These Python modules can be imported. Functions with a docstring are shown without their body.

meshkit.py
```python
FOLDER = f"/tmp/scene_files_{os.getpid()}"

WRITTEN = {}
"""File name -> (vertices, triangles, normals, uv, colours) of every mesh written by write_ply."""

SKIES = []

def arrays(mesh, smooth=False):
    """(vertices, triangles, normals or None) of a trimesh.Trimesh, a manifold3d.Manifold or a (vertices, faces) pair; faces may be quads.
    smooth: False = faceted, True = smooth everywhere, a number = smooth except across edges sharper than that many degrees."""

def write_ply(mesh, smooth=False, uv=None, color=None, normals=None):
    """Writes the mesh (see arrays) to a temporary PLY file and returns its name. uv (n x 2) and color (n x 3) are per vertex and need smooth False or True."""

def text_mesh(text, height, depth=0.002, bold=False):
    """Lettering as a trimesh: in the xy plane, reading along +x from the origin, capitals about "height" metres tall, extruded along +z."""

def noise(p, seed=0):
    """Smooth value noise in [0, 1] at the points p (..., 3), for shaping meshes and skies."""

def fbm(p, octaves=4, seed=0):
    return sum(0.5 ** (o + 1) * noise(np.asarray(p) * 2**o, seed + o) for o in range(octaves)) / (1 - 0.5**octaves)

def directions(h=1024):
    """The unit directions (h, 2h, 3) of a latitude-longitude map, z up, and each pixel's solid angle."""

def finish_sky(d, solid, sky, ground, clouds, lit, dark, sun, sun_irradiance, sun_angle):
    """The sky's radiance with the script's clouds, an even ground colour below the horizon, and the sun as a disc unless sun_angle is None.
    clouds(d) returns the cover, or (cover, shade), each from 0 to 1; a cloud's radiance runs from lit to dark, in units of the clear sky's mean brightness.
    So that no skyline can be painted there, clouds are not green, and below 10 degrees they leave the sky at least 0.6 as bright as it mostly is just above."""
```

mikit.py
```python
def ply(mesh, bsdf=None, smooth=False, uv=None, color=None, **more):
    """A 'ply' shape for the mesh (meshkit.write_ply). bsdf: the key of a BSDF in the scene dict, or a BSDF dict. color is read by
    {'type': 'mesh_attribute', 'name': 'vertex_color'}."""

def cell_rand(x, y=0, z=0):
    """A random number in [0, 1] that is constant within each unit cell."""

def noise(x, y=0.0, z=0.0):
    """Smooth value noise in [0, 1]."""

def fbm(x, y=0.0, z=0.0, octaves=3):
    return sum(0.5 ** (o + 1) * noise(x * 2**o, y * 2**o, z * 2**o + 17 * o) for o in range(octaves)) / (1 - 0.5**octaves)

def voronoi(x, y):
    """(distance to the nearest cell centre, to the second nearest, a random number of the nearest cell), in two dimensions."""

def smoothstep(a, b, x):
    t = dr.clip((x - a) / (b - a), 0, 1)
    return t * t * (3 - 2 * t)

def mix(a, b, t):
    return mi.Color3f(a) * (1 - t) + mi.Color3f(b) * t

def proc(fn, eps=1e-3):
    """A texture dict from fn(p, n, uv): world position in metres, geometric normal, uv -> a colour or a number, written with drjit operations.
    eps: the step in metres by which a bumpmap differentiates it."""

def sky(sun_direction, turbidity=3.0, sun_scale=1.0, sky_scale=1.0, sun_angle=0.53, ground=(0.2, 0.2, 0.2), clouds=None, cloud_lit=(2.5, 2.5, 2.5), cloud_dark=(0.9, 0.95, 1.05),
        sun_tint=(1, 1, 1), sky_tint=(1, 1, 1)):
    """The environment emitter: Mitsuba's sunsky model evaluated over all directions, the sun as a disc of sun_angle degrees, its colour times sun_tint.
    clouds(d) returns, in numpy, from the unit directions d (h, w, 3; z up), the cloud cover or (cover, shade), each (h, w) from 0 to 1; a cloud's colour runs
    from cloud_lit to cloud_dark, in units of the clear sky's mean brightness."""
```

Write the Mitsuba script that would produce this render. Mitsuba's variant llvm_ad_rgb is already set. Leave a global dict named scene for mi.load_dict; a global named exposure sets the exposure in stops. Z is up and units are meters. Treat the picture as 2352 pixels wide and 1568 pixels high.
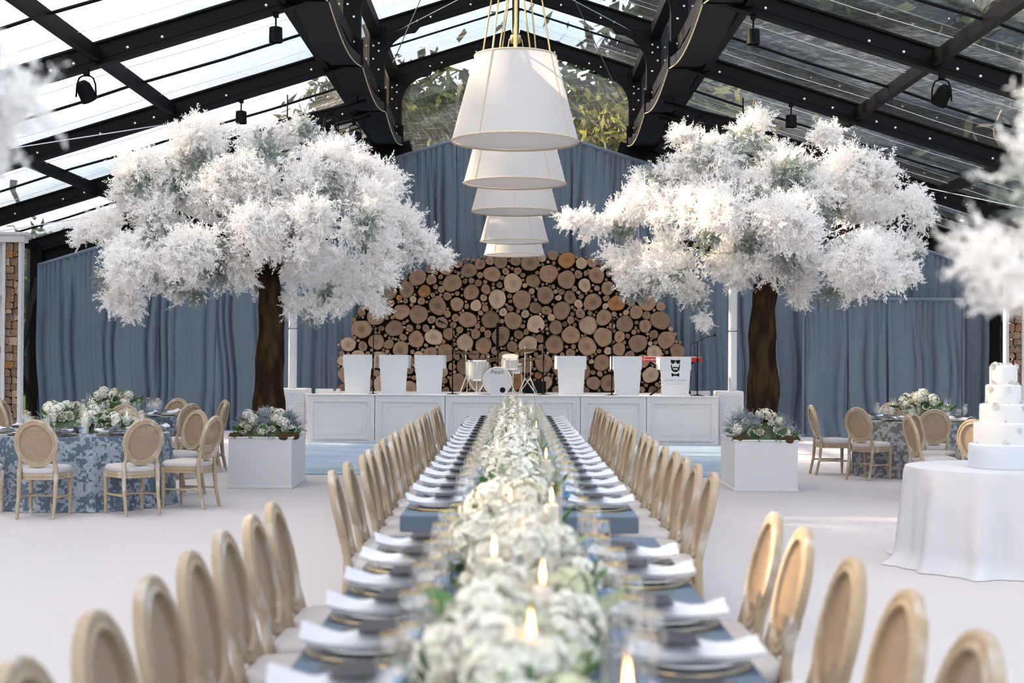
import math, random
import numpy as np, trimesh
import drjit as dr
import mitsuba as mi
import mikit, meshkit
from mikit import noise, fbm, voronoi, cell_rand, smoothstep, mix
from shapely.geometry import Polygon, Point, box as sbox
from shapely.ops import unary_union
from shapely import affinity

T = mi.ScalarTransform4f
random.seed(7)
RNG = np.random.default_rng(11)
scene, labels = {}, {}

# ------------------------------------------------------------------ camera, sky, exposure
CAM_H, ROLL = 1.59, 0.0061
scene['camera'] = {
    'type': 'thinlens', 'fov_axis': 'x', 'fov': 2 * math.degrees(math.atan(1176 / 3267)),
    'near_clip': 0.05, 'far_clip': 400.0, 'aperture_radius': 0.0105, 'focus_distance': 18.5,
    'to_world': T().look_at(origin=[0, 0, CAM_H], target=[-4 / 3267, 1, CAM_H + 39 / 3267], up=[-math.sin(ROLL), 0, math.cos(ROLL)])}
SUN = np.array([-0.86, 0.22, 0.44])


def sky_clouds(d):
    """bright broken overcast, thinning to clear blue towards the right (away from the sun)"""
    q = d / np.maximum(d[..., 2:3] + 0.2, 0.05)
    n = meshkit.fbm(q * 2.2 + 5.0, 5, 3)
    side = d[..., 0]
    cover = np.clip(0.84 - 0.55 * side + (n - 0.5) * 1.5, 0, 1)
    shade = np.clip(0.38 + 0.4 * side + (0.5 - n) * 2.4, 0, 1)
    return cover, shade


scene['sky'] = mikit.sky(SUN, turbidity=3.0, sun_scale=0.55, sky_scale=1.0, sun_angle=1.0, ground=(0.25, 0.24, 0.22), clouds=sky_clouds,
                         cloud_lit=(2.0, 1.96, 1.95), cloud_dark=(0.95, 0.97, 1.02), sun_tint=(1.0, 1.02, 1.06))
exposure = 4.18

# ------------------------------------------------------------------ materials


def rgb(r, g, b):
    return {'type': 'rgb', 'value': [float(r), float(g), float(b)]}


def mat(name, **k):
    scene[name] = k
    return name


def solid(name, c, rough=0.5, spec=0.4, metallic=0.0, **more):
    col = c if isinstance(c, dict) else rgb(*c)
    return mat(name, type='twosided', inner={'type': 'principled', 'base_color': col, 'roughness': rough, 'specular': spec, 'metallic': metallic, **more})


def matte(name, c):
    return mat(name, type='twosided', inner={'type': 'diffuse', 'reflectance': c if isinstance(c, dict) else rgb(*c)})


def thin(name, c, trans=0.8, rough=0.6):
    return mat(name, type='principledthin', base_color=c if isinstance(c, dict) else rgb(*c), roughness=rough, diff_trans=trans, eta=1.3)


VC = {'type': 'mesh_attribute', 'name': 'vertex_color'}


def f_carpet(p, n, uv):
    a = fbm(p.x * 0.9, p.y * 0.35, 0, 3)
    g = noise(p.x * 160, p.y * 90, 0)
    t = 0.96 + 0.06 * (a - 0.5) + 0.05 * (g - 0.5)
    return mi.Color3f(0.557, 0.523, 0.527) * t


def f_dance(p, n, uv):
    s = fbm(p.x * 0.8, p.y * 22, 3, 3)
    b = noise(p.x * 0.5, p.y * 5, 9)
    return mix((0.149, 0.221, 0.302), (0.315, 0.387, 0.468), smoothstep(0.25, 0.8, s * 0.7 + b * 0.3))


def f_drape(p, n, uv):
    a = fbm(p.x * 2.0, p.z * 0.6, 1, 2)
    w = noise(p.x * 260, p.z * 130, 2)
    return mi.Color3f(0.132, 0.167, 0.217) * (0.9 + 0.22 * a) * (0.94 + 0.12 * w)


def f_wood(p, n, uv):
    g = fbm(p.x * 40 + p.y * 40, p.z * 6, p.y * 9, 3)
    w = smoothstep(0.56, 0.74, fbm(p.x * 12, p.y * 12, p.z * 5, 3))
    c = mix((0.327, 0.242, 0.155), (0.425, 0.332, 0.234), g)
    return mix(c, (0.510, 0.489, 0.459), w * 0.7)


def f_logs(p, n, uv):
    k = dr.floor(uv.x / 10 + 0.5)
    x, y = uv.x - 10 * k, uv.y
    r0, r1, r2 = cell_rand(k, 1, 1), cell_rand(k, 2, 5), cell_rand(k, 7, 3)
    wob = 0.12 * (noise(x * 2.5 + k, y * 2.5, 3) - 0.5)
    r = dr.sqrt(dr.square(x + 0.1 * (r1 - 0.5)) + dr.square(y + 0.1 * (r2 - 0.5))) + wob
    ring = 0.5 + 0.5 * dr.sin(r * (24 + 20 * r1) + 3 * noise(x * 3 + k, y * 3, 8))
    tone = mix((0.323, 0.208, 0.140), (0.200, 0.134, 0.099), r0)
    tone = dr.select(r0 > 0.80, mix((0.408, 0.285, 0.200), (0.459, 0.327, 0.238), r1), tone)
    tone = dr.select(r0 < 0.04, mi.Color3f(0.323, 0.162, 0.072), tone)
    heart = smoothstep(0.55, 0.15, r) * (0.25 + 0.5 * r2)
    c = tone * (0.82 + 0.26 * ring) * (1 - 0.5 * heart)
    ang = dr.atan2(y, x)
    crack = smoothstep(0.93, 0.97, noise(ang * 4 + k * 3, r * 1.2, 4))
    c = c * (1 - 0.6 * crack * smoothstep(0.9, 0.3, r))
    c = c * (0.86 + 0.28 * noise(p.x * 60, p.z * 60, k))
    bark = mix((0.060, 0.038, 0.025), (0.136, 0.093, 0.064), noise(p.x * 50, p.y * 20, p.z * 50))
    return dr.select((n.y < -0.6) & (r < 0.95), c, bark)


def f_bark(p, n, uv):
    a = fbm(p.x * 14, p.y * 14, p.z * 3.0, 4)
    return mix((0.020, 0.013, 0.008), (0.056, 0.036, 0.022), smoothstep(0.3, 0.8, a))


def f_damask(p, n, uv):
    a = fbm(uv.x * 34, uv.y * 34, 0, 4)
    b = noise(uv.x * 9, uv.y * 9, 4)
    m = smoothstep(0.47, 0.56, a * 0.72 + b * 0.28)
    return mix((0.092, 0.126, 0.170), (0.348, 0.383, 0.425), m * (0.55 + 0.45 * noise(uv.x * 90, uv.y * 90, 1)))


def f_damask_grey(p, n, uv):
    a = fbm(uv.x * 24, uv.y * 24, 7, 4)
    m = smoothstep(0.42, 0.62, a)
    return mix((0.119, 0.132, 0.149), (0.306, 0.319, 0.332), m)


def f_linen(p, n, uv):
    return mi.Color3f(0.098, 0.129, 0.170) * (0.9 + 0.2 * noise(p.x * 240, p.y * 240, p.z * 240)) * (0.92 + 0.16 * fbm(p.x * 3, p.y * 3, p.z * 3, 2))


def f_whitecloth(p, n, uv):
    a = fbm(p.x * 9, p.y * 9, p.z * 5, 3)
    return mi.Color3f(0.561, 0.561, 0.586) * (0.95 + 0.08 * a)


def f_scratch(p, n, uv):
    u, v = uv.x, uv.y
    a = smoothstep(0.66, 0.80, noise(u * 5 + v * 2, v * 70 - u * 8, 1))
    b = smoothstep(0.70, 0.84, noise(u * 55 + v * 21, v * 3 - u * 6, 2))
    c = smoothstep(0.72, 0.86, noise((u + v) * 42, (u - v) * 2.5, 5))
    patch = smoothstep(0.42, 0.72, fbm(u * 0.55, v * 0.55, 3, 3))
    film = 0.022 + 0.045 * patch
    return film + 0.085 * (0.25 + patch) * (a + b + c)


M_CARPET = matte('mat_carpet', mikit.proc(f_carpet))
M_DANCE = solid('mat_dance_floor', mikit.proc(f_dance), 0.35, 0.4)
M_DRAPE = solid('mat_drape', mikit.proc(f_drape), 0.85, 0.1, sheen=0.6)
M_WOOD = solid('mat_chair_wood', mikit.proc(f_wood), 0.5, 0.3)
M_LOGS = matte('mat_logs', mikit.proc(f_logs))
M_BARK = matte('mat_bark', mikit.proc(f_bark))
M_DAMASK = solid('mat_damask', mikit.proc(f_damask), 0.6, 0.25, sheen=0.3)
M_DAMASKG = solid('mat_damask_grey', mikit.proc(f_damask_grey), 0.6, 0.25, sheen=0.3)
M_LINEN = solid('mat_blue_linen', mikit.proc(f_linen), 0.8, 0.15)
M_CLOTH = matte('mat_white_cloth', mikit.proc(f_whitecloth))
M_BLACK = solid('mat_black_metal', (0.004, 0.004, 0.005), 0.5, 0.12)
M_FABRICK = solid('mat_black_fabric', (0.005, 0.005, 0.006), 0.5, 0.15)
M_WHITE = solid('mat_white_paint', (0.548, 0.540, 0.548), 0.38, 0.4)
M_STAND = solid('mat_white_panel', (0.552, 0.574, 0.608), 0.4, 0.4)
M_CUSHION = matte('mat_cushion', (0.510, 0.476, 0.468))
M_CANE = matte('mat_cane', (0.374, 0.268, 0.187))
M_BOLT = solid('mat_bolt', (0.75, 0.75, 0.75), 0.3, 0.5, 0.9)
M_CHROME = solid('mat_chrome', (0.78, 0.78, 0.80), 0.16, 0.5, 1.0)
M_BRASS = solid('mat_brass', (0.62, 0.47, 0.22), 0.28, 0.5, 1.0)
M_GOLD = solid('mat_gold', (0.70, 0.53, 0.26), 0.25, 0.5, 1.0)
M_CYMBAL = solid('mat_cymbal', (0.30, 0.25, 0.14), 0.3, 0.5, 1.0)
M_SHADE = thin('mat_lamp_shade', (0.629, 0.616, 0.620), 0.7, 0.7)
M_TRIM = matte('mat_shade_trim', (0.612, 0.527, 0.399))
M_FOL = thin('mat_white_foliage', (0.94, 0.93, 0.92), 0.85, 0.7)
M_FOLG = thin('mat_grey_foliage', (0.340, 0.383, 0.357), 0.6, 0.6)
M_FOLB = matte('mat_blue_foliage', (0.272, 0.319, 0.374))
M_PETAL = matte('mat_petal', VC)
M_LEAF = solid('mat_green_leaf', VC, 0.5, 0.3)
M_PLATE = solid('mat_plate', (0.442, 0.451, 0.468), 0.2, 0.5)
M_CHARGER = solid('mat_charger', (0.204, 0.212, 0.221), 0.25, 0.5)
M_NAPKIN = matte('mat_napkin', (0.595, 0.603, 0.642))
M_CARD = solid('mat_menu_card', (0.013, 0.014, 0.025), 0.4, 0.3)
M_WAX = solid('mat_wax', (0.680, 0.629, 0.544), 0.5, 0.4)
M_FROST = solid('mat_icing', (0.603, 0.595, 0.595), 0.55, 0.3)
M_DARK = matte('mat_dark', (0.014, 0.013, 0.013))
M_RED = solid('mat_red', (0.357, 0.017, 0.021), 0.35, 0.4)
M_DRUM = solid('mat_drum_shell', (0.484, 0.480, 0.468), 0.25, 0.5)
M_SKIN = solid('mat_drum_skin', (0.501, 0.518, 0.544), 0.4, 0.4)
M_MOSS = matte('mat_moss', (0.072, 0.051, 0.025))
M_SOIL = matte('mat_soil', (0.043, 0.034, 0.025))
M_GRASS = matte('mat_grass', (0.085, 0.093, 0.043))
M_GRILLE = solid('mat_grille', (0.527, 0.552, 0.578), 0.5, 0.3)
M_SEAM = thin('mat_seam', (0.790, 0.790, 0.799), 1.2, 0.5)
M_OAKLEAF = matte('mat_oak_leaf', VC)
scene['mat_glass'] = {'type': 'thindielectric', 'int_ior': 1.62}
scene['mat_glass_blue'] = {'type': 'thindielectric', 'int_ior': 1.6, 'specular_transmittance': rgb(0.42, 0.66, 0.92)}
M_GLASS, M_GBLUE = 'mat_glass', 'mat_glass_blue'
scene['mat_vinyl'] = {'type': 'blendbsdf', 'weight': mikit.proc(f_scratch),
                      'a': {'type': 'thindielectric', 'int_ior': 1.4},
                      'b': {'type': 'principledthin', 'base_color': rgb(0.92, 0.92, 0.92), 'roughness': 0.5, 'diff_trans': 1.3, 'eta': 1.3}}
M_VINYL = 'mat_vinyl'

# ------------------------------------------------------------------ mesh helpers


def cat(ms):
    vs, fs, o = [], [], 0
    for v, f in ms:
        v, f = np.asarray(v, float), np.asarray(f, int)
        if f.shape[1] == 4:
            f = np.vstack([f[:, [0, 1, 2]], f[:, [0, 2, 3]]])
        vs.append(v), fs.append(f + o)
        o += len(v)
    return np.vstack(vs), np.vstack(fs)


BOXF = np.array([[0, 2, 3, 1], [4, 5, 7, 6], [0, 1, 5, 4], [2, 6, 7, 3], [0, 4, 6, 2], [1, 3, 7, 5]])


def box(x0, x1, y0, y1, z0, z1):
    v = np.array([[x, y, z] for x in (x0, x1) for y in (y0, y1) for z in (z0, z1)], float)
    return v, BOXF


def cbox(x0, x1, y0, y1, z0, z1, c=0.01):
    """box with chamfered edges: hull of three boxes"""
    P = []
    for sx, sy, sz in ((0, 1, 1), (1, 0, 1), (1, 1, 0)):
        P.append(box(x0 + c * sx, x1 - c * sx, y0 + c * sy, y1 - c * sy, z0 + c * sz, z1 - c * sz)[0])
    h = trimesh.convex.convex_hull(np.vstack(P))
    return np.array(h.vertices), np.array(h.faces)


def beam(p0, p1, w, h, up=(0, 0, 1), off=0.0):
    """oriented box from p0 to p1: width w across, from off to off + h along up"""
    p0, p1, up = np.array(p0, float), np.array(p1, float), np.array(up, float)
    d = (p1 - p0) / np.linalg.norm(p1 - p0)
    s = np.cross(d, up)
    s /= np.linalg.norm(s)
    u = np.cross(s, d)
    v = [p + s * a * w / 2 + u * b for p in (p0, p1) for a in (-1, 1) for b in (off, off + h)]
    return np.array(v), BOXF


def tube(pts, r, n=8, caps=True, closed=False):
    p = np.asarray(pts, float)
    m = len(p)
    r = np.broadcast_to(np.asarray(r, float), (m,))
    t = np.roll(p, -1, 0) - np.roll(p, 1, 0) if closed else np.gradient(p, axis=0)
    t /= np.linalg.norm(t, axis=1, keepdims=True) + 1e-12
    a = np.array([0, 0, 1.0]) if abs(t[0, 2]) < 0.9 else np.array([1.0, 0, 0])
    u = np.cross(t[0], a)
    us = []
    for k in range(m):
        u = u - t[k] * (u @ t[k])
        u /= np.linalg.norm(u) + 1e-12
        us.append(u)
    us = np.array(us)
    w = np.cross(t, us)
    th = np.arange(n) * 2 * np.pi / n
    v = (p[:, None] + r[:, None, None] * (np.cos(th)[None, :, None] * us[:, None] + np.sin(th)[None, :, None] * w[:, None])).reshape(-1, 3)
    i, j = np.meshgrid(np.arange(m if closed else m - 1), np.arange(n), indexing='ij')
    i2, j2 = (i + 1) % m, (j + 1) % n
    f = np.stack([i * n + j, i * n + j2, i2 * n + j2, i2 * n + j], -1).reshape(-1, 4)
    if caps and not closed:
        k = len(v)
        v = np.vstack([v, p[:1], p[-1:]])
        tri = [[k, (q + 1) % n, q] for q in range(n)] + [[k + 1, (m - 1) * n + q, (m - 1) * n + (q + 1) % n] for q in range(n)]
        f = np.vstack([f[:, [0, 1, 2]], f[:, [0, 2, 3]], np.array(tri)])
    return v, f


def lathe(prof, n=24, cx=0.0, cy=0.0, cz=0.0):
    prof = np.asarray(prof, float)
    th = np.arange(n) * 2 * np.pi / n
    v = np.stack([prof[:, :1] * np.cos(th) + cx, prof[:, :1] * np.sin(th) + cy, np.repeat(prof[:, 1:] + cz, n, 1)], -1).reshape(-1, 3)
    i, j = np.meshgrid(np.arange(len(prof) - 1), np.arange(n), indexing='ij')
    j2 = (j + 1) % n
    return v, np.stack([i * n + j, i * n + j2, (i + 1) * n + j2, (i + 1) * n + j], -1).reshape(-1, 4)


def grid(fn, nu, nv):
    u, w = np.meshgrid(np.linspace(0, 1, nu + 1), np.linspace(0, 1, nv + 1), indexing='ij')
    v = fn(u, w).reshape(-1, 3)
    i, j = np.meshgrid(np.arange(nu), np.arange(nv), indexing='ij')
    k = nv + 1
    return v, np.stack([i * k + j, (i + 1) * k + j, (i + 1) * k + j + 1, i * k + j + 1], -1).reshape(-1, 4)


def xf(m, M):
    v = np.asarray(m[0]) @ np.asarray(M)[:3, :3].T + np.asarray(M)[:3, 3]
    return v, m[1]


def rotm(axis, a):
    return trimesh.transformations.rotation_matrix(a, axis)


def align(d, roll=0.0):
    """rotation taking +z to d"""
    d = np.asarray(d, float) / np.linalg.norm(d)
    a = np.array([0, 0, 1.0]) if abs(d[2]) < 0.95 else np.array([1.0, 0, 0])
    x = np.cross(a, d)
    x /= np.linalg.norm(x)
    y = np.cross(d, x)
    c, s = math.cos(roll), math.sin(roll)
    M = np.eye(4)
    M[:3, 0], M[:3, 1], M[:3, 2] = x * c + y * s, -x * s + y * c, d
    return M


def place(x, y, z, rz=0.0, s=1.0):
    M = rotm([0, 0, 1], rz)
    M[:3, :3] *= s
    M[:3, 3] = (x, y, z)
    return M


def orient(loc, d, roll=0.0, s=1.0):
    M = align(d, roll)
    M[:3, :3] *= s
    M[:3, 3] = loc
    return M


_count = {}


def numbered(name):
    k = _count.get(name, 0)
    _count[name] = k + 1
    return name if k == 0 else f'{name}_{k:03d}'


def shape(mesh, m, smooth=False, **k):
    return mikit.ply(mesh, m, smooth, **k)


def put(key, sd, M=None):
    scene[key] = sd if M is None else {**sd, 'to_world': T(np.asarray(M, float).tolist())}
    return key


def part(parent, name, mesh, m, smooth=False, M=None, stuff=False, label=None, **k):
    key = numbered(parent + '__' + name)
    put(key, mesh if isinstance(mesh, dict) else shape(mesh, m, smooth, **k), M)
    e = {}
    if stuff:
        e['kind'] = 'stuff'
    if label:
        e['label'] = label
    if e:
        labels[key] = e
    return key


def thing(name, label, cat_, group=None):
    key = numbered(name)
    labels[key] = {'label': label, 'category': cat_}
    if group:
        labels[key]['group'] = group
    return key


def one(name, mesh, m, label, cat_, smooth=False, group=None, M=None, **k):
    key = thing(name, label, cat_, group)
    put(key, mesh if isinstance(mesh, dict) else shape(mesh, m, smooth, **k), M)
    return key


def struct(name, mesh, m, label, smooth=False, **k):
    labels[name] = {'label': label, 'kind': 'structure'}
    if mesh is not None:
        put(name, shape(mesh, m, smooth, **k))
    return name


ORD = 'first second third fourth fifth sixth seventh eighth ninth tenth eleventh twelfth thirteenth fourteenth fifteenth sixteenth seventeenth eighteenth nineteenth twentieth'.split()

# ------------------------------------------------------------------ the setting: ground, floor, tent
struct('ground', box(-70, 70, -40, 90, -0.6, -0.06), M_GRASS, 'grass lawn outside around the clear tent')
struct('floor', box(-10.9, 10.9, -3, 31.4, -0.05, 0.0), M_CARPET, 'pale white carpet covering the tent floor')
one('dance_floor', cbox(-3.80, 3.80, 19.3, 26.5, 0.0, 0.012, 0.004), M_DANCE, 'blue-grey brushed dance floor in front of the white stage', 'dance floor')

BAY = 4.13
FY = [30.9 - BAY * k for k in range(6)]
XI, XE, ZI, SL = 2.47, 10.4, 6.28, 0.311
zb = lambda x: ZI - SL * (abs(x) - XI)
ceil_ = struct('ceiling', None, None, 'clear vinyl tent roof on black rafters and purlins')


def ibeam(p0, p1, h, w=0.17):
    return cat([beam(p0, p1, w, 0.035), beam(p0, p1, 0.07, h - 0.03, off=0.03), beam(p0, p1, w, 0.03, off=h - 0.03), beam(p0, p1, 0.09, 0.02, off=0.085)])


def bolts(pts, r=0.024):
    out = []
    for p in pts:
        out.append(xf(lathe([(0, 0.014), (r * 0.7, 0.011), (r, 0.0)], 8), orient(p, (0, -1, 0))))
    return cat(out)


for k, y in enumerate(FY):
    for s in (-1, 1):
        r = part(ceil_, 'rafter', ibeam((s * XE, y, zb(XE)), (s * XI, y, ZI), 0.31), M_BLACK)
        if k < 4:
            xs = [3.0, 3.25, 4.6, 5.05, 5.75, 6.05, 6.6, 7.6, 8.1, 8.5, 9.4]
            part(r, 'bolt', bolts([(s * x, y - 0.045, zb(x) + 0.13) for x in xs]), M_BOLT, 40, stuff=True)
        # raised middle: post, upper rafter, gusset, end plate
        pm = cat([box(s * XI if s > 0 else -XI - 0.3, XI + 0.3 if s > 0 else -XI, y - 0.1, y + 0.1, ZI - 0.05, 7.85)])
        p = part(ceil_, 'post', pm, M_BLACK)
        u0, u1 = (s * 2.8, y, 7.53), (0, y, 8.42)
        part(ceil_, 'upper_rafter', ibeam(u0, u1, 0.33, 0.18), M_BLACK)
        arc = [(XI, 7.05), (2.9, 7.0), (2.9, 7.6), (1.75, 7.88)] + [(XI - 0.58 * (1 - math.cos(a)), 7.05 + 0.66 * math.sin(a)) for a in np.linspace(math.pi / 2, 0, 7)]
        g = trimesh.creation.extrude_polygon(Polygon(arc), 0.07)
        gv = np.array(g.vertices)
        part(ceil_, 'gusset', (np.stack([s * gv[:, 0], y - 0.1 + gv[:, 2], gv[:, 1]], 1), g.faces if s < 0 else np.array(g.faces)[:, ::-1]), M_BLACK)
        if k < 4:
            part(p, 'bolt', bolts([(s * (XI + 0.1), y - 0.115, z) for z in (6.45, 6.6, 7.0, 7.35, 7.5)] + [(s * (XI + 0.2), y - 0.115, z) for z in (6.5, 7.2, 7.45)] + [(s * x, y - 0.095, 7.62 + 0.318 * (2.8 - x)) for x in (0.85, 1.6, 1.85)]), M_BOLT, 40, stuff=True)
            part(ceil_, 'end_plate', box(min(s * 2.42, s * 3.0), max(s * 2.42, s * 3.0), y - 0.12, y - 0.09, ZI - 0.08, ZI + 0.36), M_BLACK)

for k in range(len(FY) - 1):
    ya, yb = FY[k + 1], FY[k]
    for s in (-1, 1):
        for x in (3.02, 5.45, 7.9, 10.4):
            part(ceil_, 'purlin', box(s * x - 0.055, s * x + 0.055, ya + 0.09, yb - 0.09, zb(x) + 0.06, zb(x) + 0.24), M_BLACK)
        part(ceil_, 'purlin', box(s * 2.62 - 0.1, s * 2.62 + 0.1, ya + 0.1, yb - 0.1, 7.62, 7.82), M_BLACK)
        part(ceil_, 'purlin', box(s * 2.62 - 0.05, s * 2.62 + 0.05, ya + 0.1, yb - 0.1, ZI + 0.2, ZI + 0.42), M_BLACK)

        def roofz(u, w, s=s, ya=ya, yb=yb, k=k):
            x, y = 2.6 + u * 8.1, ya + w * (yb - ya)
            wob = meshkit.fbm(np.stack([x * 0.8 + 9 * s, y * 0.8, x * 0 + k], -1), 3, 5) - 0.5
            return np.stack([s * x, y, zb(0) - SL * x + 0.33 - 0.10 * np.sin(np.pi * w) + 0.03 * wob], -1)
        gm = grid(roofz, 24, 12)
        part(ceil_, 'clear_panel', gm, M_VINYL, True, uv=np.stack([gm[0][:, 0], gm[0][:, 1]], 1))

        def upz(u, w, s=s, ya=ya, yb=yb, k=k):
            x, y = 2.75 * u, ya + w * (yb - ya)
            return np.stack([s * x, y, 8.80 - 0.318 * x - 0.05 * np.sin(np.pi * w)], -1)
        gm = grid(upz, 8, 8)
        part(ceil_, 'clear_panel', gm, M_VINYL, True, uv=np.stack([gm[0][:, 0] + 20, gm[0][:, 1]], 1))
        gm = grid(lambda u, w: np.stack([np.full_like(u, s * 2.74), ya + 0.1 + w * (yb - ya - 0.2), 6.6 + u * 1.1], -1), 2, 4)
        part(ceil_, 'clear_panel', gm, M_VINYL, True, uv=np.stack([gm[0][:, 2], gm[0][:, 1]], 1))
        for f, r, m, nm, dz in ((0.5, 0.022, M_BLACK, 'cross_bar', 0.2), (0.27, 0.0045, M_SEAM, 'seam', 0.21), (0.75, 0.0045, M_SEAM, 'seam', 0.21)):
            y = ya + f * (yb - ya)
            if k > 3:
                continue
            x = np.linspace(XI + 0.35, XE + 0.1, 12)
            sag = -0.03 * np.sin(np.pi * (np.abs(x - 5.45) % 2.45) / 2.45)
            part(ceil_, nm, tube(np.stack([s * x, x * 0 + y, zb(0) - SL * x + dz + sag], 1), r, 6), m, True)
            x = np.linspace(0.05, 2.6, 5)
            part(ceil_, nm, tube(np.stack([s * x, x * 0 + y, 8.72 - 0.318 * x], 1), r, 6), m, True)

        def sof(u, w, s=s, ya=ya, yb=yb, k=k):
            x, y = 2.45 + 0.46 * u, ya + w * (yb - ya)
            n_ = meshkit.fbm(np.stack([x * 3 + 3 * s, y * 7, x * 0 + k], -1), 3, 2) - 0.5
            return np.stack([s * x, y, ZI - 0.03 - 0.20 * np.sin(np.pi * w) ** 0.9 + 0.05 * n_], -1)
        a_ = grid(sof, 6, 40)
        up = (a_[0] + [0, 0, 0.16], a_[1])
        edge = cat([a_, up, grid(lambda u, w: sof(u * 0, w) + np.stack([u * 0, u * 0, u * 0.16], -1), 1, 40), grid(lambda u, w: sof(u * 0 + 1, w) + np.stack([u * 0, u * 0, u * 0.16], -1), 1, 40)])
        part(ceil_, 'soffit', edge, M_FABRICK, 40)
        yy = np.linspace(ya, yb, 24)
        part(ceil_, 'edge_rope', tube(np.stack([yy * 0 + s * 2.44, yy, ZI - 0.05 - 0.20 * np.sin(np.pi * (yy - ya) / (yb - ya)) ** 0.9], 1), 0.009, 5), M_TRIM, True)
    part(ceil_, 'ridge_beam', box(-0.07, 0.07, ya + 0.1, yb - 0.1, 8.5, 8.72), M_BLACK)

# bracing cables in the roof
for a, b in (((-2.3, 26.7, 7.15), (-0.35, 18.6, 8.4)), ((2.3, 26.7, 7.7), (0.1, 22.7, 7.75)), ((-2.3, 26.7, 7.7), (-0.1, 22.7, 7.75)), ((0.5, 22.8, 8.3), (2.3, 30.7, 7.2)),
             ((-5.45, 22.6, 5.3), (-10.3, 18.6, 3.7)), ((5.45, 22.6, 5.3), (10.3, 30.7, 3.7)), ((-5.4, 30.6, 5.2), (-10.3, 26.9, 3.85)), ((5.2, 26.7, 5.35), (10.3, 24.9, 4.0))):
    part(ceil_, 'cable', tube(np.array([a, b]), 0.009, 5), M_CHROME, True)

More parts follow.
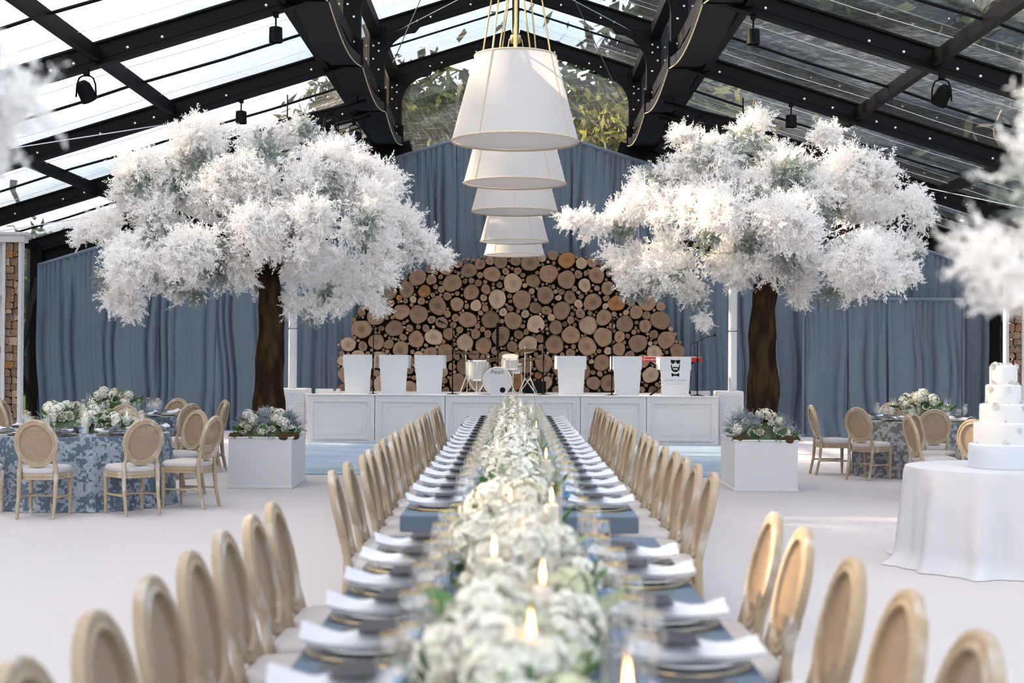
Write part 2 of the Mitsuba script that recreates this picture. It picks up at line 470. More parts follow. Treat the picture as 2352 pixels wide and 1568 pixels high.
# side walls: posts, clear film, knee braces
for side, s in (('left', -1), ('right', 1)):
    w = struct('wall_' + side, None, None, 'clear vinyl tent side wall with black posts on the ' + side)
    for k, y in enumerate(FY):
        part(w, 'post', box(s * 10.4 - 0.16, s * 10.4 + 0.16, y - 0.12, y + 0.12, 0, 3.95), M_BLACK)
        if k < len(FY) - 1:
            gm = grid(lambda u, v: np.stack([np.full_like(u, s * 10.5) + 0.02 * np.sin(v * 40), FY[k + 1] + v * BAY, u * 3.9], -1), 4, 24)
            part(w, 'clear_panel', gm, M_VINYL, True, uv=np.stack([gm[0][:, 2] + 40, gm[0][:, 1]], 1))
    part(w, 'brace', beam((s * 10.38, 30.85, 3.35), (s * 10.38, 29.7, 1.35), 0.07, 0.09, (1, 0, 0)), M_BLACK)
    part(w, 'brace', beam((s * 10.38, 29.7, 1.35), (s * 10.38, 30.8, 0.25), 0.07, 0.09, (1, 0, 0)), M_BLACK)
wb = struct('wall_back', None, None, 'clear vinyl gable end behind the drapes')
gp = [(-2.47, 5.6), (2.47, 5.6), (2.47, 7.55), (0, 8.4), (-2.47, 7.55)]
gt = trimesh.creation.triangulate_polygon(Polygon(gp), engine='earcut')
gv = np.array(gt[0])
part(wb, 'clear_panel', (np.stack([gv[:, 0], gv[:, 0] * 0 + 31.02, gv[:, 1]], 1), gt[1]), M_VINYL, False, uv=gv + [60, 0])
for s in (-1, 1):
    part(wb, 'header', beam((s * 2.3, 30.97, zb(2.3)), (s * 10.5, 30.97, zb(10.5)), 0.06, 0.42, off=-0.42), M_BLACK)

# ------------------------------------------------------------------ back drapes
def pleat(x, seed, gather=1.0):
    r = np.random.default_rng(seed)
    y = np.zeros_like(x)
    for _ in range(7):
        f, ph, a = r.uniform(9, 32), r.uniform(0, 6.28), r.uniform(0.25, 1.0)
        y = y + a * np.sin(f * x + ph + 1.5 * np.sin(2.1 * x + ph))
    return gather * y / 7


def drape(x0, x1, top, yc, seed, amp=0.17, floor=0.004, puddle=0.0):
    n = int((x1 - x0) / 0.0135)
    r = np.random.default_rng(seed + 200)
    ph = r.uniform(0, 6.28, 3)

    def folds(x, f, p):
        a = x * f + 0.55 * np.sin(x * 3.1 + p) + 0.35 * np.sin(x * 7.3 + 2 * p)
        return 1 - np.abs(np.sin(np.pi * a)) ** 0.55

    def fn(u, w):
        x = x0 + (x1 - x0) * u
        zt = top(x)
        z = floor + (zt - floor) * (1 - w ** 1.0)
        k = np.clip((zt - z) / 1.2, 0, 1)
        drift = 0.05 * np.sin(z * 1.1 + ph[0]) + 0.03 * np.sin(z * 2.3 + ph[1])
        xx = x + drift * k
        big = folds(xx, 3.1, ph[2]) * (0.55 + 0.6 * np.sin(xx * 4.2 + ph[0]) ** 2)
        mid = folds(xx + 0.3, 7.0, ph[1])
        fine = folds(x, 17.0, ph[0])
        d = amp * (1.1 * big * k + 0.40 * mid * (1 - 0.6 * k) + 0.22 * fine * (1 - k) ** 2)
        low = np.clip((0.5 - z) / 0.5, 0, 1)
        d = d * (1 + 0.3 * low) - puddle * low ** 2 * (0.5 + 0.5 * np.sin(x * 13 + seed))
        return np.stack([x + 0.012 * np.sin(z * 1.3 + x * 9) * k, yc + d - 0.04, z], -1)
    return grid(fn, n, 18)


NP = 16
pw = 20.5 / NP
roofline = lambda x: 6.70 - 0.307 * np.abs(x)
for k in range(NP):
    x0 = -10.25 + k * pw
    lab = f'tall blue-grey velvet drape on the back wall, {ORD[k]} panel from the left' if k < 8 else f'tall blue-grey velvet drape on the back wall, {ORD[NP - 1 - k]} panel from the right'
    t = thing('velvet_curtain', lab, 'curtain', 'blue-grey drapes along the back wall')
    part(t, 'cloth', drape(x0 - 0.015, x0 + pw + 0.015, roofline, 30.62, k), M_DRAPE, True)
    xs = np.linspace(x0, x0 + pw, 5)
    part(t, 'hem_sleeve', tube(np.stack([xs, xs * 0 + 30.62, roofline(xs) - 0.02], 1), 0.045, 8), M_DRAPE, True)
for k, (x0, x1) in enumerate(((6.08, 6.93), (6.96, 7.74), (7.79, 9.30))):
    t = thing('velvet_curtain', ('left', 'middle', 'right')[k] + ' panel of the low blue drape on a rod at right', 'curtain', 'low drapes on the right rod')
    part(t, 'cloth', drape(x0, x1, lambda x: 2.84 + 0 * x, 29.6, 70 + k, 0.14, 0.004, 0.35), M_DRAPE, True)
t = thing('drape_rod', 'horizontal pipe stand holding the low blue drapes at right', 'curtain rod')
part(t, 'rod', tube(np.array([(6.05, 29.6, 2.86), (9.36, 29.6, 2.86)]), 0.045, 10), M_DRAPE, True)
part(t, 'upright', tube(np.array([(9.36, 29.62, 0), (9.36, 29.62, 2.88)]), 0.03, 8), M_DRAPE, True)
part(t, 'upright', tube(np.array([(6.03, 29.62, 0), (6.03, 29.62, 2.88)]), 0.03, 8), M_DRAPE, True)

# ------------------------------------------------------------------ stage
SX0, SX1, SY, SZ = -3.86, 3.82, 26.5, 0.89
st = thing('stage', 'long white panelled stage front below the log wall', 'stage')
part(st, 'deck', box(SX0 + 0.02, SX1 - 0.02, SY + 0.05, 30.3, 0.02, SZ - 0.005), M_WHITE)
edges = [-3.86, -2.58, -1.27, -0.03, 1.25, 2.48, 3.82]
for a, b in zip(edges[:-1], edges[1:]):
    p = part(st, 'fascia_panel', cbox(a + 0.006, b - 0.006, SY, SY + 0.04, 0, SZ + 0.02, 0.005), M_WHITE)

    def frame(m, z0, z1, w, d):
        return cat([box(a + m, b - m, SY - d, SY, z1 - w, z1), box(a + m, b - m, SY - d, SY, z0, z0 + w), box(a + m, a + m + w, SY - d, SY, z0, z1), box(b - m - w, b - m, SY - d, SY, z0, z1)])
    part(p, 'moulding', cat([frame(0.10, 0.06, 0.80, 0.035, 0.022), frame(0.12, 0.08, 0.78, 0.012, 0.030), frame(0.22, 0.17, 0.69, 0.012, 0.008)]), M_WHITE)
    part(p, 'skirting', cbox(a, b, SY - 0.02, SY, 0, 0.04, 0.006), M_WHITE)
part(st, 'top_edge', cbox(SX0, SX1, SY - 0.03, SY + 0.08, SZ - 0.005, SZ + 0.022, 0.006), M_WHITE)
for x0, x1, s in ((-3.84, -3.5, -1), (-3.44, -3.36, -1), (3.45, 3.82, 1)):
    part(st, 'rail_panel', cbox(x0, x1, 27.6, 27.66, SZ, SZ + 0.09, 0.004), M_WHITE)

# ------------------------------------------------------------------ log wall
LOGY = 29.95
top_pts = np.array([(-3.70, 0.8), (-3.72, 1.9), (-3.45, 2.05), (-3.40, 2.45), (-3.05, 2.85), (-2.85, 3.1), (-2.2, 3.42), (-1.35, 3.68), (-0.6, 3.75), (0.3, 3.8), (1.05, 3.88), (1.75, 3.7), (2.3, 3.4), (2.7, 3.1), (3.15, 2.75), (3.35, 2.3), (3.55, 1.95), (3.70, 1.5), (3.72, 0.8)])
zone = Polygon(top_pts)
rl = np.random.default_rng(4)
logs = []
CELL = {}


def fits(x, z, r):
    for i in range(int((x - 0.5) // 0.3), int((x + 0.5) // 0.3) + 1):
        for j in range(int((z - 0.5) // 0.3), int((z + 0.5) // 0.3) + 1):
            for a, b, c in CELL.get((i, j), ()):
                if (a - x) ** 2 + (b - z) ** 2 < (c + r) ** 2 * 0.93:
                    return False
    return True


for rmin, rmax, tries in ((0.17, 0.205, 900), (0.13, 0.17, 2600), (0.10, 0.13, 4000), (0.075, 0.10, 6000), (0.05, 0.075, 9000), (0.036, 0.05, 9000), (0.025, 0.036, 9000)):
    for _ in range(tries):
        x, z, r = rl.uniform(-3.75, 3.75), rl.uniform(0.9, 3.9), rl.uniform(rmin, rmax)
        if rmin > 0.12 and z > 2.8 and rl.random() < 0.35:
            continue
        if zone.contains(Point(x, z)) and (zone.exterior.distance(Point(x, z)) > r * 0.75) and fits(x, z, r):
            logs.append((x, z, r))
            CELL.setdefault((int(x // 0.3), int(z // 0.3)), []).append((x, z, r))
logs.sort(key=lambda q: -q[2])
lw = thing('log_wall', 'arched wall of stacked round cut logs behind the band stage', 'log wall')
bp = np.array(zone.buffer(-0.10).exterior.coords)
bm = trimesh.creation.extrude_polygon(zone.buffer(-0.10), 0.06)
bv = np.array(bm.vertices)
part(lw, 'backing', (np.stack([bv[:, 0], 30.28 - bv[:, 2], bv[:, 1]], 1), bm.faces), M_MOSS)


def log_mesh(i, x, z, r):
    n = 22 if r > 0.09 else 14
    th = np.arange(n) * 2 * np.pi / n
    ph = rl.uniform(0, 6.28, 4)
    el = rl.uniform(0.0, 0.10)
    rr = r * (1.0 + el * np.cos(2 * th + ph[0]) + 0.035 * np.cos(3 * th + ph[1]) + 0.025 * np.sin(5 * th + ph[2])) * 0.985
    y0 = LOGY + rl.uniform(-0.09, 0.06)
    tx, tz = rl.uniform(-0.12, 0.12, 2)
    ca, sa = np.cos(th), np.sin(th)
    rings, uvs = [], []
    for q, dy in ((0.9, 0.0), (1.0, 0.008)):
        rings.append(np.stack([x + rr * q * ca, y0 + dy + tx * rr * ca * q + tz * rr * sa * q, z + rr * q * sa], 1))
        uvs.append(np.stack([10 * i + q * 0.93 * ca, q * 0.93 * sa], 1))
    rings.append(np.stack([x + rr * 1.02 * ca, y0 * 0 + 30.22 + 0 * ca, z + rr * 1.02 * sa], 1))
    uvs.append(np.stack([10 * i + 1.2 * ca, 1.2 * sa], 1))
    v = np.vstack([[(x, y0, z)]] + rings)
    uv = np.vstack([[(10 * i, 0)]] + uvs)
    f = []
    for k in range(n):
        k2 = (k + 1) % n
        f.append((0, 1 + k2, 1 + k))
        for q in range(2):
            a, b = 1 + q * n, 1 + (q + 1) * n
            f += [(a + k, a + k2, b + k2), (a + k, b + k2, b + k)]
    return v, np.array(f)[:, ::-1], uv


rest = []
for i, (x, z, r) in enumerate(logs):
    v, f, uv = log_mesh(i, x, z, r)
    if i < 300:
        part(lw, 'log', (v, f), M_LOGS, uv=uv)
    else:
        rest.append((v, f, uv))
if rest:
    m = cat([(a, b) for a, b, _ in rest])
    part(lw, 'small_logs', m, M_LOGS, uv=np.vstack([c for *_, c in rest]), stuff=True, label='many thin log ends between the big logs')
print('logs', len(logs))

# ------------------------------------------------------------------ band
STX = [(-2.98, 0), (-2.29, 0), (-1.61, 0), (1.10, 0), (2.17, 0), (3.06, 1)]


def stand_mesh(w_top, w_bot, h, s):
    poly = Polygon([(-w_bot / 2, 0), (w_bot / 2, 0), (w_top / 2, h), (-w_top / 2, h)])
    m = trimesh.creation.extrude_polygon(poly, 0.02)
    v = np.array(m.vertices)
    return np.stack([v[:, 0], v[:, 2], v[:, 1]], 1), np.array(m.faces)[:, ::-1]


def emblem():
    """sunglasses, moustache with beard, bow tie: flat black appliqué, front facing -y"""
    g = []
    for s in (-1, 1):
        g.append(Polygon([(s * 0.008, 0.150), (s * 0.085, 0.160), (s * 0.088, 0.130), (s * 0.070, 0.095), (s * 0.032, 0.092), (s * 0.012, 0.120)]).buffer(0.004))
        g.append(Polygon([(s * 0.078, 0.10), (s * 0.088, 0.04), (s * 0.072, -0.03), (s * 0.04, -0.062), (0, -0.070), (0, -0.034), (s * 0.03, -0.026), (s * 0.056, 0.004), (s * 0.066, 0.05)]))
        g.append(Polygon([(0, 0.026), (s * 0.022, 0.036), (s * 0.05, 0.020), (s * 0.066, -0.004), (s * 0.05, -0.002), (s * 0.03, 0.004), (0, 0.008)]))
        g.append(Polygon([(s * 0.010, -0.115), (s * 0.066, -0.088), (s * 0.074, -0.12), (s * 0.064, -0.155), (s * 0.010, -0.130)]).buffer(0.003))
    g.append(sbox(-0.03, 0.14, 0.03, 0.156))
    g.append(Polygon([(-0.012, -0.012), (0.012, -0.012), (0.008, -0.04), (-0.008, -0.04)]))
    g.append(sbox(-0.014, -0.138, 0.014, -0.106))
    u = unary_union(g)
    ms = [trimesh.creation.extrude_polygon(p, 0.003) for p in (u.geoms if hasattr(u, 'geoms') else [u])]
    m = trimesh.util.concatenate(ms)
    v = np.array(m.vertices)
    return np.stack([v[:, 0], -v[:, 2], v[:, 1]], 1), np.array(m.faces)


def text_at(txt, h, x, y, z, depth=0.002, bold=False, italic=0.0):
    m = meshkit.text_mesh(txt, h, depth, bold)
    v = np.array(m.vertices)
    cx = (v[:, 0].max() + v[:, 0].min()) / 2
    return np.stack([v[:, 0] - cx + x + italic * v[:, 1], y - v[:, 2], v[:, 1] + z], 1), np.array(m.faces)


for k, (x, big) in enumerate(STX):
    s = 1 if x < 0 else -1
    y = 27.15 if not big else 26.9
    lab = ('blank white music stand, ' + ORD[k] + ' from the left on stage') if not big else 'white music stand with black bearded face emblem at right'
    t = thing('music_stand', lab, 'music stand', 'white music stands on the stage')
    wt, wbt, h = (0.555, 0.46, 0.755) if not big else (0.60, 0.50, 0.745)
    part(t, 'front_panel', xf(stand_mesh(wt, wbt, h, s), place(x, y, SZ)), M_STAND)
    for q in (-1, 1):
        part(t, 'side_wing', xf(cbox(-0.010, 0.010, 0, 0.34, 0.50, h - 0.005, 0.003), place(x + q * (wt / 2 - 0.012), y, SZ, -q * 0.10)), M_STAND)
        part(t, 'side_panel', xf(cbox(-0.008, 0.008, 0, 0.20, 0.0, 0.52, 0.003), place(x + q * (wbt / 2 - 0.012), y + 0.02, SZ)), M_STAND)
    part(t, 'desk', xf(cbox(-wt / 2 + 0.02, wt / 2 - 0.02, 0.02, 0.34, -0.01, 0.01, 0.004), place(x, y, SZ + 0.54)), M_STAND)
    if big:
        part(t, 'emblem', xf(emblem(), place(x, y, SZ + 0.53)), M_DARK)
        part(t, 'lettering', cat([text_at('Jordan Kahn', 0.050, x - 0.01, y, SZ + 0.285, 0.002, False, 0.45), text_at('MUSIC COMPANY', 0.024, x, y, SZ + 0.225)]), solid('mat_grey_ink', (0.22, 0.22, 0.24), 0.5))


def mic_stand(x, y, h, boom, label, bx=0.0):
    t = thing('microphone_stand', label, 'microphone stand', 'microphone stands on the stage')
    part(t, 'base', lathe([(0, 0.03), (0.03, 0.028), (0.13, 0.012), (0.135, 0.0), (0, 0)], 20, x, y, SZ), M_BLACK, 40)
    part(t, 'pole', tube(np.array([(x, y, SZ + 0.02), (x, y, SZ + h * 0.62), (x, y, SZ + h)]), [0.013, 0.013, 0.009], 8), M_BLACK, True)
    part(t, 'clutch', lathe([(0, 0), (0.022, 0), (0.022, 0.09), (0, 0.09)], 10, x, y, SZ + h * 0.60), M_BLACK, 40)
    e = np.array([x, y, SZ + h])
    if boom:
        e2 = e + [bx, 0.02, 0.10]
        part(t, 'boom', tube(np.array([e + [-bx * 0.5, 0, -0.05], e2]), 0.008, 6), M_BLACK, True)
        e = e2
    d = np.array([-bx if boom else 0.1, -0.1, 0.9]) if not boom else np.array([bx, -0.2, 0.06])
    d /= np.linalg.norm(d)
    m = xf(lathe([(0, -0.13), (0.011, -0.13), (0.017, 0.0), (0.026, 0.012), (0.028, 0.035), (0.018, 0.058), (0, 0.064)], 14), orient(e + d * 0.10, d))
    part(t, 'microphone', m, M_BLACK, 40)


mic_stand(-2.66, 26.95, 1.15, False, 'microphone stand in front of the leftmost music stand')
mic_stand(-1.17, 27.3, 1.28, True, 'boom microphone stand left of the drum kit', -0.18)
mic_stand(0.57, 27.2, 1.12, True, 'microphone stand right of the drum kit', -0.05)
mic_stand(1.88, 27.2, 1.33, False, 'tall microphone stand left of the fifth music stand')
mic_stand(3.54, 27.4, 1.05, True, 'boom microphone stand at the red keyboard', 0.22)

# keyboard
t = thing('keyboard', 'red stage keyboard behind the emblem music stand', 'keyboard')
part(t, 'body', cbox(2.52, 3.64, 27.52, 27.84, 1.545, 1.635, 0.012), M_RED)
part(t, 'key_bed', cbox(2.56, 3.60, 27.68, 27.835, 1.632, 1.645, 0.003), M_WHITE)
part(t, 'lettering', text_at('nord electro 6d', 0.036, 2.70, 27.519, 1.572, 0.002, True), M_WHITE)
for q in (-1, 1):
    part(t, 'leg', tube(np.array([(3.08 + q * 0.42, 27.7, SZ), (3.08 - q * 0.42, 27.7, 1.54)]), 0.018, 8), M_BLACK, True)

# drum kit
DX, DY = -0.31, 27.5


def drum(cx, cy, cz, r, d, axis, tilt=0.0):
    prof = [(0, 0), (r * 0.96, 0), (r, 0.006), (r, d - 0.006), (r * 0.96, d), (0, d)]
    return xf(lathe(prof, 28), orient((cx, cy, cz), axis))


def hoop(cx, cy, cz, r, axis, h=0.03):
    return xf(lathe([(r, 0), (r + 0.014, 0), (r + 0.014, h), (r, h), (r, 0)], 28), orient((cx, cy, cz), axis))


t = thing('bass_drum', 'white bass drum with lettered front head at stage centre', 'bass drum', 'drum kit pieces')
part(t, 'shell', drum(DX, DY, SZ + 0.26, 0.275, 0.40, (0, 1, 0)), M_DRUM, 40)
part(t, 'front_head', xf(lathe([(0, 0), (0.262, 0), (0.262, 0.008)], 28), orient((DX, DY - 0.01, SZ + 0.26), (0, 1, 0))), M_SKIN, 40)
part(t, 'hoop', hoop(DX, DY - 0.03, SZ + 0.26, 0.268, (0, 1, 0), 0.04), M_CHROME, 40)
part(t, 'lettering', text_at('Pearl', 0.075, DX - 0.01, DY - 0.011, SZ + 0.40, 0.002, False, 0.2), M_DARK)
part(t, 'port_hole', xf(lathe([(0, 0), (0.055, 0), (0.055, 0.004)], 18), orient((DX + 0.10, DY - 0.013, SZ + 0.09), (0, 1, 0))), M_DARK)
for q in (-1, 1):
    part(t, 'spur', tube(np.array([(DX + q * 0.26, DY + 0.08, SZ + 0.22), (DX + q * 0.36, DY - 0.05, SZ + 0.01)]), 0.010, 6), M_CHROME, True)
for nm, lab, x, y, z, r, d, ax in (('floor_tom', 'large white floor tom at the left of the bass drum', DX - 0.40, DY + 0.30, SZ + 0.26, 0.21, 0.40, (0, 0, 1)),
                                   ('rack_tom', 'chrome-hooped rack tom mounted above the bass drum', DX + 0.24, DY + 0.15, SZ + 0.53, 0.165, 0.22, (0.0, -0.30, 0.95)),
                                   ('snare_drum', 'white snare drum under the rack tom', DX + 0.30, DY + 0.62, SZ + 0.42, 0.18, 0.16, (0, -0.1, 1))):
    t = thing(nm, lab, 'drum', 'drum kit pieces')
    ax = np.array(ax, float) / np.linalg.norm(ax)
    c = np.array([x, y, z])
    part(t, 'shell', drum(x, y, z, r, d, ax), M_DRUM, 40)
    e = c + ax * (d - 0.025)
    part(t, 'hoop', hoop(*e, r, ax), M_CHROME, 40)
    part(t, 'hoop', hoop(*c, r, ax), M_CHROME, 40)
    u = np.cross(ax, [1, 0, 0]) if abs(ax[0]) < 0.9 else np.cross(ax, [0, 1, 0])
    u /= np.linalg.norm(u)
    w = np.cross(ax, u)
    for q in range(6):
        a = q * math.pi / 3
        o = c + (u * math.cos(a) + w * math.sin(a)) * (r + 0.010)
        part(t, 'lug', tube(np.array([o + ax * 0.02, o + ax * (d - 0.02)]), 0.008, 6), M_CHROME, True)
    if nm == 'rack_tom':
        part(t, 'mount', tube(np.array([c + ax * 0.05 + [0, 0.1, 0], (DX + 0.1, DY + 0.2, SZ + 0.5)]), 0.014, 6), M_CHROME, True)
    else:
        for q in range(3):
            a = q * 2.1 + 0.5
            part(t, 'leg', tube(np.array([c + [r * math.cos(a) * 1.03, r * math.sin(a) * 1.03, 0.08], (c[0] + r * 1.15 * math.cos(a), c[1] + r * 1.15 * math.sin(a), SZ)]), 0.009, 6), M_CHROME, True)
for k, (x, y, z, r, lab) in enumerate(((-0.95, 28.3, 1.70, 0.24, 'dark cymbal furthest left over the drum kit'), (-0.50, 27.95, 1.575, 0.30, 'wide cymbal above the bass drum, left of the tom'),
                                       (0.22, 28.0, 1.76, 0.27, 'highest cymbal right of the tom'), (0.34, 28.5, 1.58, 0.22, 'small cymbal at the right of the drum kit'))):
    t = thing('cymbal', lab, 'cymbal', 'drum kit pieces')
    part(t, 'plate', xf(lathe([(0, 0.035), (0.03, 0.03), (0.05, 0.015), (r, -0.012), (r, -0.015), (0.05, 0.012), (0, 0.02)], 28), orient((x, y, z), (0.08 * (1 - k), -0.12, 1))), M_CYMBAL, True)
    part(t, 'stand_pole', tube(np.array([(x, y, SZ + 0.25), (x, y, z + 0.06)]), 0.011, 6), M_CHROME, True)
    for q in range(3):
        a = q * 2.1 + k
        part(t, 'leg', tube(np.array([(x, y, SZ + 0.32), (x + 0.22 * math.cos(a), y + 0.22 * math.sin(a), SZ + 0.01)]), 0.009, 6), M_CHROME, True)
t = thing('amplifier', 'black amplifier box beside the drum kit', 'amplifier')
part(t, 'cabinet', cbox(0.18, 0.66, 28.9, 29.3, SZ, SZ + 0.24, 0.015), M_DARK)
part(t, 'grille', cbox(0.21, 0.63, 28.885, 28.90, SZ + 0.02, SZ + 0.22, 0.004), M_FABRICK)
t = thing('guitar_neck', 'dark upright bass neck standing behind the drum kit', 'double bass')
part(t, 'neck', tube(np.array([(-0.32, 28.9, SZ), (-0.32, 28.9, 2.0), (-0.33, 28.88, 2.32)]), [0.02, 0.02, 0.014], 6), M_DARK, True)
part(t, 'fingerboard', cbox(-0.36, -0.30, 28.84, 28.87, 1.75, 2.30, 0.008), M_DARK)
labels[t]['label'] = 'slim dark upright instrument neck behind the drum kit'

# speakers
for s, nm, x in ((-1, 'left', -4.13), (1, 'right', 4.08)):
    t = thing('subwoofer', f'white subwoofer with perforated grille at the {nm} of the stage', 'speaker', 'white subwoofers')
    part(t, 'cabinet', cbox(x - 0.25, x + 0.25, 26.75, 27.35, 0, 1.0, 0.015), M_WHITE)
    gb = [cbox(x - 0.2, x + 0.2, 26.728, 26.75, 0.1, 0.92, 0.006)]
    part(t, 'grille', cat(gb), solid('mat_sub_grille', (0.33, 0.40, 0.47), 0.6) if s < 0 else 'mat_sub_grille')
    part(t, 'grille_bar', cat([box(x - 0.2 + 0.03 * i, x - 0.2 + 0.03 * i + 0.012, 26.722, 26.73, 0.1, 0.92) for i in range(14)] + [box(x - 0.2, x + 0.2, 26.72, 26.728, 0.1 + 0.03 * i, 0.112 + 0.03 * i) for i in range(28)]), M_WHITE, stuff=True)
    t = thing('column_speaker', f'slim white column speaker standing on the {nm} subwoofer', 'speaker', 'white column speakers')
    cx = x - 0.07 if s < 0 else x + 0.08
    for z0, z1 in ((1.0, 2.12), (2.14, 3.1)):
        b = part(t, 'box', cbox(cx - 0.07, cx + 0.07, 26.95, 27.12, z0, z1, 0.012), M_WHITE)
        part(b, 'grille', cbox(cx - 0.05, cx + 0.05, 26.935, 26.95, z0 + 0.05, z1 - 0.05, 0.005), M_GRILLE)

# ------------------------------------------------------------------ flowers and leaves (building blocks)
def rgbcol(n, c):
    return np.tile(np.asarray(c, float), (n, 1))


def hydrangea(seed, R=0.072, N=46, base=(0.731, 0.714, 0.659), green=(0.629, 0.629, 0.493)):
    r = np.random.default_rng(seed)
    ms, cs = [], []
    ga = math.pi * (3 - math.sqrt(5))
    for i in range(N):
        z = 1 - 1.55 * (i + 0.5) / N
        q = math.sqrt(max(0, 1 - z * z))
        d = np.array([q * math.cos(ga * i), q * math.sin(ga * i), z]) + r.normal(0, 0.10, 3)
        d /= np.linalg.norm(d)
        A = align(d, r.uniform(0, 6.28))
        L, w = R * 0.30, R * 0.155
        v, f, c = [(0, 0, 0)], [], [green]
        for k in range(4):
            a = k * math.pi / 2
            ca, sa = math.cos(a), math.sin(a)
            P = [(L * 0.55, w, 0.006 * R / 0.07), (L, 0, 0.003), (L * 0.55, -w, 0.006 * R / 0.07)]
            o = len(v)
            v += [(ca * x - sa * y, sa * x + ca * y, z_) for x, y, z_ in P]
            f += [(0, o + 2, o + 1), (0, o + 1, o)]
            c += [base] * 3
        v = np.array(v) @ A[:3, :3].T + d * R * r.uniform(0.86, 1.06)
        ms.append((v, np.array(f)))
        cs.append(np.array(c) * r.uniform(0.92, 1.04))
    core = trimesh.creation.icosphere(1, R * 0.80)
    ms.append((np.array(core.vertices), np.array(core.faces)))
    cs.append(rgbcol(len(core.vertices), np.array(base) * 0.92))
    return cat(ms), np.vstack(cs)


def rose(seed, R=0.05, base=(0.697, 0.676, 0.620), core=(0.654, 0.612, 0.476), layers=((4, 0.35, 0.62), (5, 0.6, 0.45), (6, 0.85, 0.15), (7, 1.05, -0.12))):
    r = np.random.default_rng(seed)
    ms, cs = [], []
    for li, (n, rad, cup) in enumerate(layers):
        for k in range(n):
            a0 = 2 * math.pi * (k + 0.5 * li) / n + r.uniform(-0.15, 0.15)
            wd = 2 * math.pi / n * 0.72

            def fn(u, w):
                t = w
                a = a0 + (u - 0.5) * 2 * wd * (0.45 + 0.75 * np.sin(np.pi * np.clip(t * 0.85 + 0.1, 0, 1)))
                rr = R * rad * (0.25 + 0.75 * np.sin(t * 1.5)) * (1 + 0.05 * np.cos(6 * u))
                z = R * (-0.75 + (0.85 + cup) * t - 0.35 * (t ** 3) * (1 - cup) * (np.abs(u - 0.5) * 1.2 + 0.5))
                return np.stack([rr * np.cos(a), rr * np.sin(a), z], -1)
            g = grid(fn, 3, 3)
            ms.append(g)
            t = (np.arange(16) % 4) / 3.0
            cs.append((np.array(core)[None] * (1 - t[:, None] * (0.4 + 0.2 * li)) + np.array(base)[None] * t[:, None] * (0.4 + 0.2 * li)) * r.uniform(0.95, 1.03))
    return cat(ms), np.vstack(cs)


def leaf(L=0.10, W=0.05, c=(0.07, 0.16, 0.05), curl=0.25, fold=0.25):
    def fn(u, w):
        s = (u - 0.5) * 2
        wd = W * np.sin(np.pi * np.clip(w * 0.92 + 0.04, 0, 1)) ** 0.8
        return np.stack([s * wd, L * w, -curl * L * w * w + fold * np.abs(s) * wd], -1)
    g = grid(fn, 4, 5)
    return g, rgbcol(len(g[0]), c)


def pieces(items):
    """items of ((mesh, colours), matrix) joined"""
    return cat([xf(m, M) for (m, _), M in items]), np.vstack([c for (_, c), _ in items])


def fluffy(seed, R, n=60, L=0.10, c=(0.36, 0.43, 0.47), lw=0.007):
    """feathery sprigs radiating from a centre"""
    r = np.random.default_rng(seed)
    vs, fs = [], []
    o = 0
    for i in range(n):
        d = r.normal(0, 1, 3)
        d[2] = abs(d[2]) * 0.8 + 0.1
        d /= np.linalg.norm(d)
        A = align(d, r.uniform(0, 6.28))[:3, :3]
        for k in range(9):
            t = R * (0.35 + 0.65 * k / 8)
            for s in (-1, 1):
                p = np.array([0, 0, t])
                q = np.array([s * L * 0.35 * (1 - 0.5 * k / 8), r.normal(0, 0.01), t + L * 0.35])
                w = np.array([0, lw, 0])
                vs += [(A @ (p - w)), (A @ (p + w)), (A @ q)]
                fs.append((o, o + 1, o + 2))
                o += 3
    return np.array(vs), np.array(fs)


HYD = [hydrangea(3, 0.078), hydrangea(5, 0.066, 40, (0.739, 0.722, 0.680)), hydrangea(8, 0.062, 44, (0.570, 0.578, 0.425), (0.451, 0.493, 0.289))]
ROSE = [rose(1, 0.052), rose(2, 0.045, (0.714, 0.689, 0.650)), rose(4, 0.06, (0.705, 0.684, 0.659), (0.654, 0.603, 0.510))]
SD_BLOOM = [shape(m, M_PETAL, False, color=c) for m, c in HYD] + [shape(m, M_PETAL, False, color=c) for m, c in ROSE]
LEAVES = [leaf(0.11, 0.030, (0.064, 0.145, 0.047)), leaf(0.10, 0.028, (0.038, 0.093, 0.043)), leaf(0.14, 0.042, (0.076, 0.187, 0.043), 0.15)]
SD_LEAF = [shape(m, M_LEAF, False, color=c) for m, c in LEAVES]


def greens_mesh(seed, lx, ly, h, n=110):
    """loose small greenery filling a mound"""
    r = np.random.default_rng(seed)
    items = []
    sm = [leaf(0.06, 0.014, (0.111, 0.187, 0.076)), leaf(0.05, 0.012, (0.204, 0.281, 0.162)), leaf(0.065, 0.012, (0.051, 0.102, 0.043))]
    for _ in range(n):
        a, q = r.uniform(0, 6.28), math.sqrt(r.uniform(0.05, 1))
        x, y = lx * q * math.cos(a), ly * q * math.sin(a)
        z = h * math.sqrt(max(0.02, 1 - q * q)) * r.uniform(0.5, 1.05) + 0.01
        d = np.array([x / lx, y / ly, 0.8 * z / h]) + r.normal(0, 0.4, 3)
        M = orient((x, y, z), d, r.uniform(0, 6.28), r.uniform(0.7, 1.3)) @ rotm([1, 0, 0], math.pi / 2)
        items.append((sm[r.integers(3)], M))
    return pieces(items)


GREENS = {}


